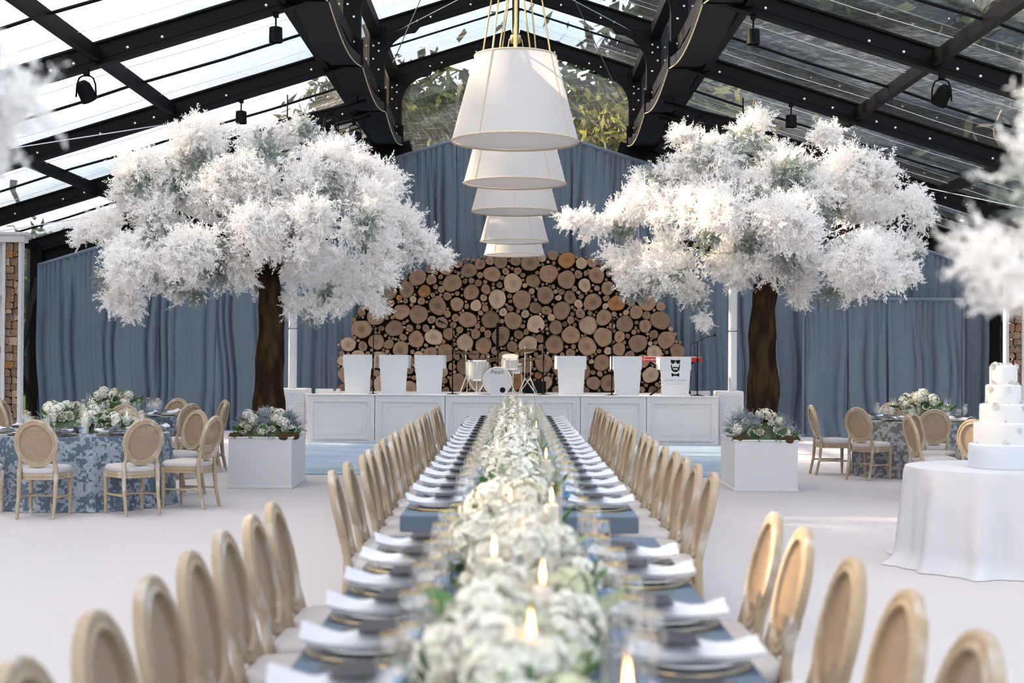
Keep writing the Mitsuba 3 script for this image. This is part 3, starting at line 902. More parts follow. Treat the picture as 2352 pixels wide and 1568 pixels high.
def arrangement(key, x, y, z, lx, ly, h, seed, nb, nl, kinds=(0, 1, 2, 3, 4, 5), scale=1.0, rz=0.0):
    r = np.random.default_rng(seed)
    gk = (round(lx, 2), round(ly, 2), round(h, 2), seed % 3)
    if gk not in GREENS:
        m, c = greens_mesh(seed % 3, lx, ly, h, 150)
        core = lathe([(0.75 * q, 0.72 * h * math.sqrt(1 - q * q)) for q in (1, 0.9, 0.75, 0.5, 0.25, 0.02)], 14)
        core = (core[0] * [lx, ly, 1], core[1])
        m2 = cat([m, core])
        GREENS[gk] = shape(m2, M_LEAF, False, color=np.vstack([c, rgbcol(len(core[0]), (0.093, 0.128, 0.064))]))
    B = place(x, y, z, rz)
    part(key, 'greenery', GREENS[gk], None, M=B, stuff=True, label='loose green foliage and buds')
    pts = []
    for i in range(nb):
        best = None
        for _ in range(12):
            a, q = r.uniform(0, 6.28), math.sqrt(r.uniform(0, 1)) * 0.93
            c = np.array([lx * q * math.cos(a), ly * q * math.sin(a), h * math.sqrt(max(0.0, 1 - q * q))])
            dist = min([np.linalg.norm(c - p) for p in pts], default=9)
            if best is None or dist > best[0]:
                best = (dist, c)
        pts.append(best[1])
    for c in pts:
        d = np.array([c[0] / lx ** 1.0, c[1] / ly ** 1.0, 1.1 * c[2] / h + 0.25]) + r.normal(0, 0.15, 3)
        part(key, 'bloom', SD_BLOOM[kinds[r.integers(len(kinds))]], None, M=B @ orient(c * r.uniform(0.88, 1.03) + [0, 0, 0.01], d, r.uniform(0, 6.28), scale * r.uniform(0.8, 1.15)))
    for _ in range(nl):
        a = r.uniform(0, 6.28)
        c = np.array([lx * 0.86 * math.cos(a), ly * 0.86 * math.sin(a), h * r.uniform(0.15, 0.5)])
        d = np.array([math.cos(a), math.sin(a), r.uniform(-0.1, 0.6)])
        part(key, 'leaf', SD_LEAF[r.integers(3)], None, M=B @ orient(c, d, r.uniform(-0.5, 0.5), r.uniform(0.85, 1.4)) @ rotm([1, 0, 0], math.pi / 2))


# ------------------------------------------------------------------ planters with white trees
def frond(r, L):
    """a feathery frond along +z drooping to +x, leaflets as folded diamonds"""
    n = 15
    vs, fs = [], []
    bend = r.uniform(0.2, 0.7)
    t = np.linspace(0, 1, n)
    sp = np.stack([bend * L * 0.5 * t ** 2, 0.08 * L * np.sin(t * 4 + r.uniform(0, 6)), L * t * (1 - 0.15 * t)], 1)
    o = 0
    for k in range(2, n):
        tan = sp[k] - sp[k - 1]
        tan = tan / np.linalg.norm(tan)
        side = np.cross(tan, [0, 0, 1.0]) + r.normal(0, 0.25, 3)
        side /= np.linalg.norm(side)
        ll = 0.068 * (1 - 0.55 * k / n) * r.uniform(0.8, 1.25)
        for s in (-1, 1):
            d = side * s * 0.8 + tan * 0.65 + r.normal(0, 0.22, 3)
            d /= np.linalg.norm(d)
            w = np.cross(d, tan) * 0.2 + tan * 0.0
            w = np.cross(d, side + r.normal(0, 0.5, 3))
            w = w / (np.linalg.norm(w) + 1e-9) * ll * 0.20
            vs += [sp[k], sp[k] + d * ll * 0.5 + w, sp[k] + d * ll, sp[k] + d * ll * 0.5 - w]
            fs += [(o, o + 1, o + 2), (o, o + 2, o + 3)]
            o += 4
    a, b = np.array([0, 0.0022, 0]), np.array([0.0022, 0, 0])
    for k in range(0, n - 2, 3):
        vs += [sp[k] - a, sp[k] + a, sp[min(k + 3, n - 1)]]
        fs.append((o, o + 1, o + 2))
        o += 3
    return np.array(vs), np.array(fs)


def spray(seed, nf=46, L=0.27):
    r = np.random.default_rng(seed)
    ms = []
    for _ in range(nf):
        d = r.normal(0, 1, 3)
        d[2] = abs(d[2]) * 0.9 + 0.15
        d /= np.linalg.norm(d)
        ms.append(xf(frond(r, L * r.uniform(0.7, 1.2)), orient(r.normal(0, 0.05, 3), d, r.uniform(0, 6.28))))
    return cat(ms)


for k in range(4):
    m = spray(20 + k)
    scene[f'spray_group_{k}'] = {'type': 'shapegroup', 'fronds': shape(m, M_FOL, False)}
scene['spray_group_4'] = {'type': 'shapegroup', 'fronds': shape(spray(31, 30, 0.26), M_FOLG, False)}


def white_tree(label, tx, ty, lobes, bend, nspray, seed, ztop=2.75, extra=True):
    r = np.random.default_rng(seed)
    t = thing('blossom_tree', label, 'tree', 'white blossom trees in planters')
    zs = np.linspace(0.5, ztop, 14)
    u = (zs - 0.5) / (ztop - 0.5)
    px = tx + bend[0] * (1 - u) + bend[1] * u + 0.03 * np.sin(u * 7 + seed)
    rad = 0.215 - 0.085 * u + 0.03 * np.exp(-u * 14) + 0.012 * np.sin(u * 23 + seed)
    m = tube(np.stack([px, ty + 0 * u, zs], 1), rad, 20)
    nv = m[0] + 0.045 * (meshkit.fbm(m[0] * [9, 9, 2.5], 3, seed) - 0.5)[:, None] * np.sign(m[0] - np.stack([np.repeat(px, 20).tolist() + [px[0], px[-1]], [ty] * len(m[0]), m[0][:, 2]], 1))
    part(t, 'trunk', (nv, m[1]), M_BARK, 50)
    base = np.array([px[-1], ty, ztop - 0.1])
    for k in range(9):
        a = 2 * math.pi * k / 9 + r.uniform(-0.2, 0.2)
        e = np.array([tx + 1.25 * math.cos(a), ty + 1.2 * math.sin(a), ztop + r.uniform(0.3, 1.0)])
        mid = (base + e) / 2 + [0, 0, 0.10]
        part(t, 'branch', tube(np.array([base - [0, 0, 0.1], base * 0.6 + mid * 0.4 + [0, 0, 0.05], mid, e]), [0.085, 0.07, 0.05, 0.02], 8), M_BARK, True)
    L = []
    for lx, lz, lr in lobes:
        ly = 0.0
        if lr > 0.36:
            L.append((lx, -0.75 * math.sqrt(max(0.0, 1 - (lx / 2.3) ** 2)), lz - 0.05, lr))
            ly = 0.25
        L.append((lx, ly, lz, lr))
    if extra:
        for k in range(16):
            a = 2 * math.pi * k / 16
            rr = 1.65 + 0.25 * math.sin(3 * a + seed)
            if abs(math.sin(a)) > 0.45:
                L.append((rr * math.cos(a), rr * math.sin(a), 3.0 + 0.3 * math.sin(2 * a + seed), 0.42))
        for k in range(7):
            a = 2 * math.pi * k / 7 + 0.3
            L.append((1.0 * math.cos(a), 0.95 * math.sin(a), 3.75, 0.45))
    L = np.array(L)
    w = L[:, 3] ** 1.25
    cnt = np.floor(nspray * w / w.sum() + r.random(len(L))).astype(int)
    cen = np.array([0, 0, 2.9])
    mq = 9000
    li = r.choice(len(L), mq, p=L[:, 3] ** 3 / (L[:, 3] ** 3).sum())
    pc = L[li, :3] + (lambda q: q / np.linalg.norm(q, axis=1, keepdims=True) * r.uniform(0, 1, (mq, 1)) ** 0.4)(r.normal(0, 1, (mq, 3))) * L[li, 3:] * 0.8 + [tx, ty, 0]
    e1 = r.normal(0, 1, (mq, 3))
    e1 *= 0.040 / np.linalg.norm(e1, axis=1, keepdims=True)
    e2 = np.cross(e1, r.normal(0, 1, (mq, 3)))
    e2 *= 0.013 / np.linalg.norm(e2, axis=1, keepdims=True)
    part(t, 'inner_foliage', (np.stack([pc - e1, pc + e2, pc + e1, pc - e2], 1).reshape(-1, 3), np.arange(4 * mq).reshape(-1, 4)), M_FOL, stuff=True)
    n = 0
    for (lx, ly, lz, lr), c_ in zip(L, cnt):
        for _ in range(c_):
            if n >= 300:
                break
            out = np.array([lx, ly, lz]) - cen
            d = r.normal(0, 1, 3) + 0.9 * out / (np.linalg.norm(out) + 0.3) + np.array([0, -0.35, 0.15])
            d /= np.linalg.norm(d)
            p = np.array([tx + lx, ty + ly, lz]) + d * lr * r.uniform(0.35, 0.72)
            d2 = d + np.array([0, 0, -0.25 if lz < 3.0 else 0.0])
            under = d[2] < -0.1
            g = 4 if r.random() < (0.24 if under else 0.08) else int(r.integers(4))  # real grey-green sprays, set denser underneath to imitate shade inside the crown
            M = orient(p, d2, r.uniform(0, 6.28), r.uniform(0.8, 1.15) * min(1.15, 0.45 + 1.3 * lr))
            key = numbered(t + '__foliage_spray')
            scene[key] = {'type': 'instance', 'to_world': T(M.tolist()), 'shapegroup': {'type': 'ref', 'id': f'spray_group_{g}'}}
            n += 1
    return t


def px_lobes(ls, cx, y0, s=183.0):
    return [((x - cx) / s, CAM_H + (y0 - y) / s, q / s) for x, y, q in ls]


LEFT = px_lobes([(700, 325, 62), (610, 345, 62), (480, 345, 68), (350, 430, 78), (250, 545, 62), (205, 545, 34), (320, 655, 58), (285, 690, 38), (320, 715, 26), (260, 640, 30), (420, 620, 72), (560, 600, 76), (720, 650, 56), (710, 715, 26), (800, 640, 60), (850, 690, 34), (660, 690, 34), (760, 690, 36),
                 (870, 590, 66), (950, 575, 50), (990, 588, 36), (1020, 585, 22), (845, 430, 72), (760, 360, 55), (720, 450, 92), (570, 450, 100), (430, 500, 92), (680, 570, 80), (900, 510, 52), (470, 670, 40)], 620, 820)
RIGHT = px_lobes([(1725, 312, 55), (1885, 335, 52), (1625, 370, 66), (1500, 450, 66), (1430, 500, 50), (1375, 530, 44), (1330, 525, 34), (1310, 515, 22), (1440, 580, 50), (1520, 600, 72), (1460, 640, 42), (1610, 670, 48), (1625, 725, 24), (1665, 500, 100), (1800, 460, 100), (1950, 440, 72),
                  (2065, 490, 64), (2110, 500, 30), (2000, 590, 72), (1900, 640, 62), (1780, 590, 74), (1960, 680, 36), (1700, 590, 66), (2085, 570, 40), (2060, 630, 34), (1830, 660, 40), (1560, 340, 40), (1780, 380, 60)], 1745, 826)
FRONTL = [(1.95, 2.30, 0.12), (1.95, 2.12, 0.11), (1.93, 2.42, 0.14), (1.86, 2.02, 0.10), (1.70, 2.9, 0.34), (1.62, 3.3, 0.40), (1.45, 2.3, 0.3), (1.2, 3.6, 0.5), (0.6, 2.9, 0.6), (0, 3.6, 0.6), (-0.9, 3.0, 0.6), (-1.7, 2.8, 0.5)]
FRONTR = [(-1.84, 2.14, 0.12), (-1.84, 1.98, 0.12), (-1.97, 1.87, 0.05), (-2.04, 1.84, 0.035), (-1.92, 1.76, 0.05), (-1.85, 1.82, 0.08), (-1.78, 2.38, 0.12), (-1.60, 2.7, 0.30), (-1.5, 3.3, 0.40), (-1.45, 2.3, 0.30), (-1.2, 3.6, 0.5), (-0.6, 3.0, 0.6), (0, 3.6, 0.6), (0.9, 3.0, 0.6), (1.7, 2.8, 0.5)]


def planter(x, y, label, w=0.766, d=1.14, h=0.625, flowers=None):
    t = thing('planter', label, 'planter', 'white tree planters')
    x0, x1, y0, y1 = x - w / 2, x + w / 2, y - d / 2, y + d / 2
    tk = 0.03
    part(t, 'side_board', cbox(x0, x1, y0, y0 + tk, 0.02, h, 0.003), M_WHITE)
    part(t, 'side_board', cbox(x0, x1, y1 - tk, y1, 0.02, h, 0.003), M_WHITE)
    part(t, 'side_board', cbox(x0, x0 + tk, y0 + tk, y1 - tk, 0.02, h, 0.003), M_WHITE)
    part(t, 'side_board', cbox(x1 - tk, x1, y0 + tk, y1 - tk, 0.02, h, 0.003), M_WHITE)
    for nm, z0, z1, e in (('plinth', 0, 0.035, 0.014), ('rim', h - 0.022, h, 0.012)):
        part(t, nm, cat([cbox(x0 - e, x1 + e, y0 - e, y0 + 0.006, z0, z1, 0.004), cbox(x0 - e, x1 + e, y1 - 0.006, y1 + e, z0, z1, 0.004), cbox(x0 - e, x0 + 0.006, y0, y1, z0, z1, 0.004), cbox(x1 - 0.006, x1 + e, y0, y1, z0, z1, 0.004)]), M_WHITE)
    part(t, 'soil', box(x0 + tk, x1 - tk, y0 + tk, y1 - tk, 0.4, h - 0.06), M_SOIL)
    if flowers:
        lab, seed = flowers
        b = thing('flower_bed', lab, 'flowers', 'flower beds in the planters')
        arrangement(b, x, y - 0.10, h - 0.06, w * 0.50, d * 0.48, 0.36, seed, 34, 9, (0, 1, 3, 4, 5, 3, 4), 1.0)
        rr = np.random.default_rng(seed)
        for k in range(16):
            a = rr.uniform(0, 6.28)
            q = rr.uniform(0.5, 1.05)
            c = (x + w * 0.5 * q * math.cos(a), y - 0.1 + d * 0.46 * q * math.sin(a), h - 0.02 + 0.30 * math.sqrt(max(0.03, 1 - min(1, q * q) * 0.95)))
            part(b, 'blue_fern', SD_FERN[k % 2], None, M=orient(c, (math.cos(a) * 0.8, math.sin(a) * 0.8 - 0.2, 0.55), rr.uniform(0, 6), rr.uniform(0.8, 1.3)), label='dusty blue feathery fern')
        moss = trimesh.creation.icosphere(3, 1.0)
        for mx, my in ((x0 + 0.07, y0 + 0.07), (x1 - 0.02, y0 + 0.20), (x1 - 0.10, y0 + 0.05)):
            mv = np.array(moss.vertices)
            mv = mv * (0.8 + 0.6 * meshkit.fbm(mv * 3.5 + mx, 3, 4))[:, None] * [0.075, 0.075, 0.045] + [mx, my, h]
            part(b, 'moss', (mv, moss.faces), M_MOSS, False)
    return t


SD_FERN = [shape(fluffy(40, 0.11, 26, 0.05, lw=0.0028), M_FOLB), shape(fluffy(41, 0.13, 22, 0.055, lw=0.0028), M_FOLB)]
planter(-3.06, 17.78, 'white box planter with blue-grey ferns at the left of the dance floor', flowers=('white roses, hydrangeas and blue ferns at the left tree foot', 51))
planter(3.06, 17.78, 'white box planter at the right, in front of the grille speaker', flowers=('white blooms and blue ferns at the right tree foot', 57))
white_tree('white blossom tree with straight dark trunk in the left planter', -3.06, 17.85, LEFT, (0.04, -0.03), 285, 3)
white_tree('white blossom tree with leaning brown trunk in the right planter', 3.09, 17.85, RIGHT, (-0.03, 0.10), 285, 6)
planter(-3.25, 3.1, 'white box planter of the blurred tree at the near left')
planter(3.15, 3.1, 'white box planter of the blurred tree at the near right')
white_tree('blurred white blossom tree cut off by the left edge', -3.22, 3.1, FRONTL, (0, 0), 150, 8, 2.6, False)
white_tree('blurred white blossom tree with drooping leaves at the right edge', 3.12, 3.1, FRONTR, (0, 0), 170, 9, 2.6, False)

# ------------------------------------------------------------------ chandeliers
for k, d in enumerate((12.87, 15.95, 19.05, 23.9, 27.0)):
    W, zb_, H = 0.575, 3.555, 0.77
    rt = 0.37
    t = thing('drum_pendant', f'large white tapered drum pendant, {ORD[k]} from the front of the row', 'pendant lamp', 'white drum pendants above the long table')
    part(t, 'shade', lathe([(W, 0), (W * 0.825, H * 0.5), (rt, H)], 48, 0, d, zb_), M_SHADE, True)
    part(t, 'diffuser', lathe([(0, 0.012), (W * 0.5, 0.012), (W * 0.985, 0.012)], 48, 0, d, zb_), M_SHADE)
    for r_, z in ((W, 0.0), (rt, H)):
        a = np.linspace(0, 2 * np.pi, 48, endpoint=False)
        part(t, 'rim_trim', tube(np.stack([r_ * np.cos(a), d + r_ * np.sin(a), zb_ + z + 0 * a], 1), 0.009, 6, closed=True), M_TRIM, True)
    for q in range(4):
        a = q * math.pi / 2 + (-0.575, -0.84, 0.0, -1.05, -0.70)[k]
        c, s = math.cos(a), math.sin(a)
        part(t, 'seam_cord', tube(np.array([(c * (W + 0.006), d + s * (W + 0.006), zb_ - 0.01), (c * (rt + 0.006), d + s * (rt + 0.006), zb_ + H)]), 0.0055, 5), M_TRIM, True)
    part(t, 'stem', tube(np.array([(0, d, zb_ + H * 0.55), (0, d, 8.46)]), 0.021, 10), M_BRASS, True)
    part(t, 'hub', lathe([(0, 0.06), (0.07, 0.05), (0.08, 0), (0.07, -0.05), (0, -0.06)], 16, 0, d, zb_ + H + 1.55), M_BRASS, 40)
    for q in range(4):
        a = q * math.pi / 2 + (-0.575, -0.84, 0.0, -1.05, -0.70)[k]
        c, s = math.cos(a), math.sin(a)
        part(t, 'chain', tube(np.array([(c * rt, d + s * rt, zb_ + H), (c * 0.08, d + s * 0.08, zb_ + H + 1.55)]), 0.009, 6), M_BRASS, True)
    part(t, 'crossbar', cat([beam((-rt, d, zb_ + H * 0.97), (rt, d, zb_ + H * 0.97), 0.012, 0.012), beam((0, d - rt, zb_ + H * 0.97), (0, d + rt, zb_ + H * 0.97), 0.012, 0.012)]), M_BRASS)

# ------------------------------------------------------------------ stage lights
def can_light(x, y, label):
    z = zb(x)
    t = thing('can_spotlight', label, 'spotlight', 'black can spotlights under the rafters')
    part(t, 'clamp', cat([box(x - 0.03, x + 0.03, y - 0.05, y + 0.05, z - 0.05, z + 0.02), tube(np.array([(x, y, z - 0.04), (x, y, z - 0.20)]), 0.012, 6)]), M_BLACK)
    part(t, 'body', lathe([(0, 0.21), (0.03, 0.21), (0.085, 0.19), (0.09, 0.0), (0.075, 0.0), (0.07, 0.03), (0, 0.03)], 18, x, y, z - 0.38), M_BLACK, 40)
    part(t, 'lens', lathe([(0, 0.0), (0.07, 0.0), (0.07, 0.004)], 16, x, y, z - 0.352), M_GLASSY)


def par_light(x, y, z, d, label, hang=0.30):
    t = thing('par_spotlight', label, 'spotlight', 'black swivelling spotlights in the roof')
    c = np.array([x, y, z - hang])
    part(t, 'clamp', cat([box(x - 0.035, x + 0.035, y - 0.04, y + 0.04, z - 0.07, z + 0.02)]), M_BLACK)
    a = np.linspace(0, np.pi, 9)
    part(t, 'yoke', tube(np.stack([x + 0.13 * np.cos(a), y + 0 * a, z - 0.06 - hang * 0.2 + 0.04 * np.sin(a) - (hang * 0.8) * (1 - np.sin(a)) ** 2], 1), 0.011, 6), M_BLACK, True)
    dd = np.asarray(d, float) / np.linalg.norm(d)
    part(t, 'body', xf(lathe([(0, -0.15), (0.06, -0.15), (0.10, -0.09), (0.112, 0.11), (0.095, 0.11), (0.09, 0.08), (0, 0.08)], 18), orient(c, dd)), M_BLACK, 40)
    part(t, 'lens', xf(lathe([(0, 0.085), (0.088, 0.085)], 16), orient(c, dd)), M_GLASSY)


M_GLASSY = solid('mat_lamp_lens', (0.20, 0.18, 0.15), 0.12, 0.6)
can_light(-3.13, 18.51, 'can spotlight on the nearest left rafter')
can_light(-4.37, 22.64, 'can spotlight on the second left rafter above the left tree')
can_light(3.10, 18.51, 'can spotlight on the nearest right rafter')
can_light(4.40, 22.64, 'can spotlight on the second right rafter above the right tree')
par_light(-5.58, 18.45, zb(5.58), (0.3, 0.5, -0.75), 'swivel spotlight hanging from the nearest left rafter')
par_light(5.54, 18.45, zb(5.54), (-0.3, 0.5, -0.75), 'swivel spotlight hanging from the nearest right rafter')
for s, nm in ((-1, 'left'), (1, 'right')):
    t = thing('light_bar', f'black lighting pipe under the roof above the {nm} tree', 'lighting bar', 'lighting pipes')
    z0 = 5.62
    part(t, 'pipe', tube(np.array([(s * 4.05, 24.3, z0), (s * 2.55, 24.3, z0 + 0.36)]), 0.035, 8), M_BLACK, True)
    part(t, 'pipe', tube(np.array([(s * 3.9, 25.6, z0 - 0.02), (s * 2.6, 25.6, z0 + 0.33)]), 0.03, 8), M_BLACK, True)
    for x in (3.9, 2.7):
        part(t, 'hanger', tube(np.array([(s * x, 24.3, z0 + (4.05 - x) * 0.24), (s * x, 24.3, zb(x) + 0.25)]), 0.012, 6), M_BLACK, True)
    for q, (x, y, dz, d) in enumerate(((3.62, 24.3, 0.10, (-0.4 * s, -0.3, -0.8)), (3.15, 24.3, 0.21, (-0.2 * s, 0.4, -0.8)), (2.9, 25.6, 0.25, (0.5 * s, -0.5, -0.5)))):
        par_light(s * x, y, z0 + dz, d, f'{("outer", "middle", "inner")[q]} spotlight on the {nm} lighting pipe', 0.33)

# ------------------------------------------------------------------ firewood towers
def firewood(s):
    nm = 'left' if s < 0 else 'right'
    t = thing('firewood_shelf', f'tall white frame filled with split firewood at the {nm} edge', 'firewood shelf', 'white firewood frames')
    xc = s * 7.78 if s < 0 else 7.76
    y0 = 22.0
    part(t, 'upright', cbox(xc + 0.10, xc + 0.15, y0, y0 + 0.14, 0, 3.40, 0.004), M_WHITE)
    part(t, 'upright', cbox(xc - 0.15, xc - 0.10, y0, y0 + 0.14, 0, 3.40, 0.004), M_WHITE)
    part(t, 'upright', cbox(xc + s * 0.9 - 0.05, xc + s * 0.9 + 0.05, y0, y0 + 0.14, 0, 3.40, 0.004), M_WHITE)
    part(t, 'back_board', box(min(xc, xc + s * 0.9), max(xc, xc + s * 0.9), y0 + 0.14, y0 + 0.16, 0, 3.36), M_WHITE)
    xa, xb_ = sorted((xc - s * 0.20, xc + s * 0.98))
    part(t, 'cornice', cat([cbox(xa, xb_, y0 - 0.03, y0 + 0.17, 3.34, 3.45, 0.006), cbox(xa - 0.03, xb_ + 0.03, y0 - 0.05, y0 + 0.19, 3.45, 3.50, 0.006)]), M_WHITE)
    for z in (0.9, 1.7, 2.5):
        xa2, xb2 = sorted((xc + s * 0.17, xc + s * 0.86))
        part(t, 'shelf', cbox(xa2, xb2, y0 + 0.02, y0 + 0.14, z, z + 0.04, 0.004), M_WHITE)
    r = np.random.default_rng(5 + s)
    z, i = 0.03, 0
    while z < 3.22:
        h = r.uniform(0.09, 0.13)
        sp = r.uniform(-0.035, 0.035)
        for a, b in ((-0.095, sp - 0.004), (sp + 0.004, 0.095)):
            j = r.uniform(-0.03, 0.03, 4)
            poly = [(xc + a, z + max(0, j[0])), (xc + b, z + max(0, j[1])), (xc + b, z + h * 0.94 + min(0, j[2])), (xc + (a + b) / 2, z + h * 0.99), (xc + a, z + h * 0.94 + min(0, j[3]))]
            n = len(poly)
            yo = y0 + r.uniform(0.0, 0.05)
            v = np.array([(p[0], yo, p[1]) for p in poly] + [(p[0], y0 + 0.13, p[1]) for p in poly])
            f = [(0, k, k + 1) for k in range(1, n - 1)] + [q for k in range(n) for q in ((k, k + n, (k + 1) % n + n), (k, (k + 1) % n + n, (k + 1) % n))]
            pc = np.array(poly).mean(0)
            uv = np.array([(10 * (500 + i + (60 if s > 0 else 0)) + (p[0] - pc[0]) * 4 + 0.3, (p[1] - pc[1]) * 4) for p in poly] + [(10 * (500 + i) + 1.3, 1.3)] * n)
            part(t, 'log', (v, np.array(f)), M_LOGS, uv=uv)
            i += 1
        z += h


firewood(-1)
firewood(1)

# ------------------------------------------------------------------ dining chairs
def oval_frame():
    a, b, n = 0.188, 0.215, 36
    th = np.arange(n) * 2 * np.pi / n
    prof = [(-0.026, -0.012), (-0.022, -0.020), (-0.010, -0.020), (-0.004, -0.014), (0.010, -0.020), (0.024, -0.016), (0.028, 0.0), (0.024, 0.016), (0.010, 0.020), (-0.004, 0.014), (-0.010, 0.020), (-0.022, 0.020), (-0.026, 0.012)]
    m = len(prof)
    v = []
    for t in th:
        c = np.array([a * math.cos(t), b * math.sin(t)])
        nn = np.array([math.cos(t) / a, math.sin(t) / b])
        nn /= np.linalg.norm(nn)
        for u, w in prof:
            v.append((c[0] + nn[0] * u, w, c[1] + nn[1] * u))
    i, j = np.meshgrid(np.arange(n), np.arange(m), indexing='ij')
    f = np.stack([i * m + j, ((i + 1) % n) * m + j, ((i + 1) % n) * m + (j + 1) % m, i * m + (j + 1) % m], -1).reshape(-1, 4)
    return np.array(v), f[:, ::-1]


def cane():
    a, b = 0.172, 0.198
    ms = []
    w = 0.0038
    for k in range(-13, 14):
        x = k * 0.0125
        h = b * math.sqrt(max(0, 1 - (x / a) ** 2))
        if h > 0.02:
            ms.append(grid(lambda u, q: np.stack([x + (u - 0.5) * 2 * w, 0.0015 + 0 * u, (q - 0.5) * 2 * h], -1), 1, 2))
    for k in range(-15, 16):
        z = k * 0.0125
        h = a * math.sqrt(max(0, 1 - (z / b) ** 2))
        if h > 0.02:
            ms.append(grid(lambda u, q: np.stack([(q - 0.5) * 2 * h, -0.0015 + 0 * u, z + (u - 0.5) * 2 * w], -1), 1, 2))
    for s in (-1, 1):
        for k in range(-14, 15):
            c = k * 0.0177
            pts = []
            for t in np.linspace(-0.3, 0.3, 61):
                x, z = (t + c) / 1.4142, s * (t - c) / 1.4142
                if (x / a) ** 2 + (z / b) ** 2 < 1:
                    pts.append((x, z))
            if len(pts) > 3:
                (x0, z0), (x1, z1) = pts[0], pts[-1]
                ms.append(beam((x0, 0.003 * s, z0), (x1, 0.003 * s, z1), 0.0022, 0.001, (0, 1, 0)))
    return cat(ms)


BACKM = np.eye(4)
BACKM[:3, 3] = (0, -0.262, 0.735)
BACKM = BACKM @ rotm([1, 0, 0], math.radians(13.5))


def seat_outline(n, inset=0.0):
    th = np.arange(n) * 2 * np.pi / n
    c, s = np.cos(th), np.sin(th)
    e = 0.45
    x = np.sign(c) * np.abs(c) ** e
    y = np.sign(s) * np.abs(s) ** e
    w = 0.215 + 0.025 * y
    return np.stack([x * (w - inset), y * (0.225 - inset)], 1)


def layers(spec, n=32):
    vs = []
    for inset, z in spec:
        o = seat_outline(n, inset)
        vs.append(np.column_stack([o, np.full(n, z)]))
    vs.append(np.array([[0, 0, spec[-1][1] + 0.006]]))
    v = np.vstack(vs)
    f = []
    for k in range(len(spec) - 1):
        for i in range(n):
            f.append((k * n + i, k * n + (i + 1) % n, (k + 1) * n + (i + 1) % n))
            f.append((k * n + i, (k + 1) * n + (i + 1) % n, (k + 1) * n + i))
    o = (len(spec) - 1) * n
    for i in range(n):
        f.append((o + i, o + (i + 1) % n, len(v) - 1))
    return v, np.array(f)


def rear_leg(s):
    p = np.array([(s * 0.175, -0.275, 0.0), (s * 0.178, -0.225, 0.22), (s * 0.180, -0.208, 0.42), (s * 0.178, -0.208, 0.50), (s * 0.163, -0.226, 0.575), (s * 0.172, -0.245, 0.64), (s * 0.186, -0.262, 0.72)])
    return tube(p, [0.017, 0.020, 0.024, 0.022, 0.020, 0.020, 0.012], 8)


def front_leg(s):
    prof = [(0.0, 0.0), (0.014, 0.0), (0.017, 0.03), (0.014, 0.045), (0.018, 0.07), (0.023, 0.30), (0.019, 0.32), (0.025, 0.335), (0.025, 0.345), (0.021, 0.355), (0.027, 0.37), (0.027, 0.43), (0, 0.43)]
    return lathe(prof, 10, s * 0.195, 0.185)


CH = {}
for nm, m, mt, sm in (('seat', layers([(0.012, 0.435), (0.004, 0.445), (0.0, 0.465), (0.006, 0.487), (0.03, 0.502), (0.08, 0.510), (0.15, 0.513)]), M_CUSHION, True),
                      ('seat_rail', layers([(0.012, 0.375), (0.004, 0.378), (0.004, 0.395), (0.010, 0.40), (0.004, 0.405), (0.002, 0.437), (0.02, 0.440)]), M_WOOD, 30),
                      ('back_frame', xf(oval_frame(), BACKM), M_WOOD, 40), ('cane_panel', xf(cane(), BACKM), M_CANE, False),
                      ('leg', rear_leg(-1), M_WOOD, 50), ('leg', rear_leg(1), M_WOOD, 50), ('leg', front_leg(-1), M_WOOD, 40), ('leg', front_leg(1), M_WOOD, 40),
                      ('stretcher', tube(np.array([(-0.18, -0.215, 0.20), (-0.19, 0.185, 0.20)]), 0.0125, 6), M_WOOD, True),
                      ('stretcher', tube(np.array([(0.18, -0.215, 0.20), (0.19, 0.185, 0.20)]), 0.0125, 6), M_WOOD, True),
                      ('stretcher', tube(np.array([(-0.185, -0.02, 0.20), (-0.1, 0.03, 0.20), (0.1, 0.03, 0.20), (0.185, -0.02, 0.20)]), 0.0125, 6), M_WOOD, True)):
    CH.setdefault(nm, []).append(shape(m, mt, sm))


def chair(x, y, rz, label, group):
    t = thing('dining_chair', label, 'chair', group)
    M = place(x, y, 0, rz)
    for nm, sds in CH.items():
        for sd in sds:
            part(t, nm, sd, None, M=M)
    return t


# ------------------------------------------------------------------ place settings (local frame: diner at -y, edge of table at y = 0)
def coupe(r, h, t=0.006):
    return lathe([(0, 0.004), (r * 0.62, 0.004), (r * 0.70, 0.008), (r * 0.98, h), (r, h - 0.002), (r * 0.72, 0.0), (0, 0.0)], 28)


def napkin_mesh():
    """softly gathered napkin: pinched in the middle, curling up at both ends"""
    def fn(u, w):
        t = (w - 0.5) * 2
        pinch = 0.62 + 0.38 * np.abs(t) ** 1.3
        x = (u - 0.5) * 0.21 * pinch + 0.015 * np.sin(w * 5)
        y = t * 0.172 - 0.02 * (u - 0.5) * np.sign(t) * np.abs(t) ** 2
        ridge = np.sin(np.pi * u) ** 0.6
        z = 0.012 + 0.020 * ridge * (1.15 - 0.45 * np.abs(t)) + 0.007 * np.sin(u * 15 + w * 5) * ridge + 0.022 * np.abs(t) ** 2.5 + 0.008 * np.sin(w * 11 + u * 3) * ridge
        return np.stack([x, y, z], -1)
    a = grid(fn, 14, 14)
    b = (a[0] - [0, 0, 0.010], a[1][:, ::-1])
    return cat([a, b])


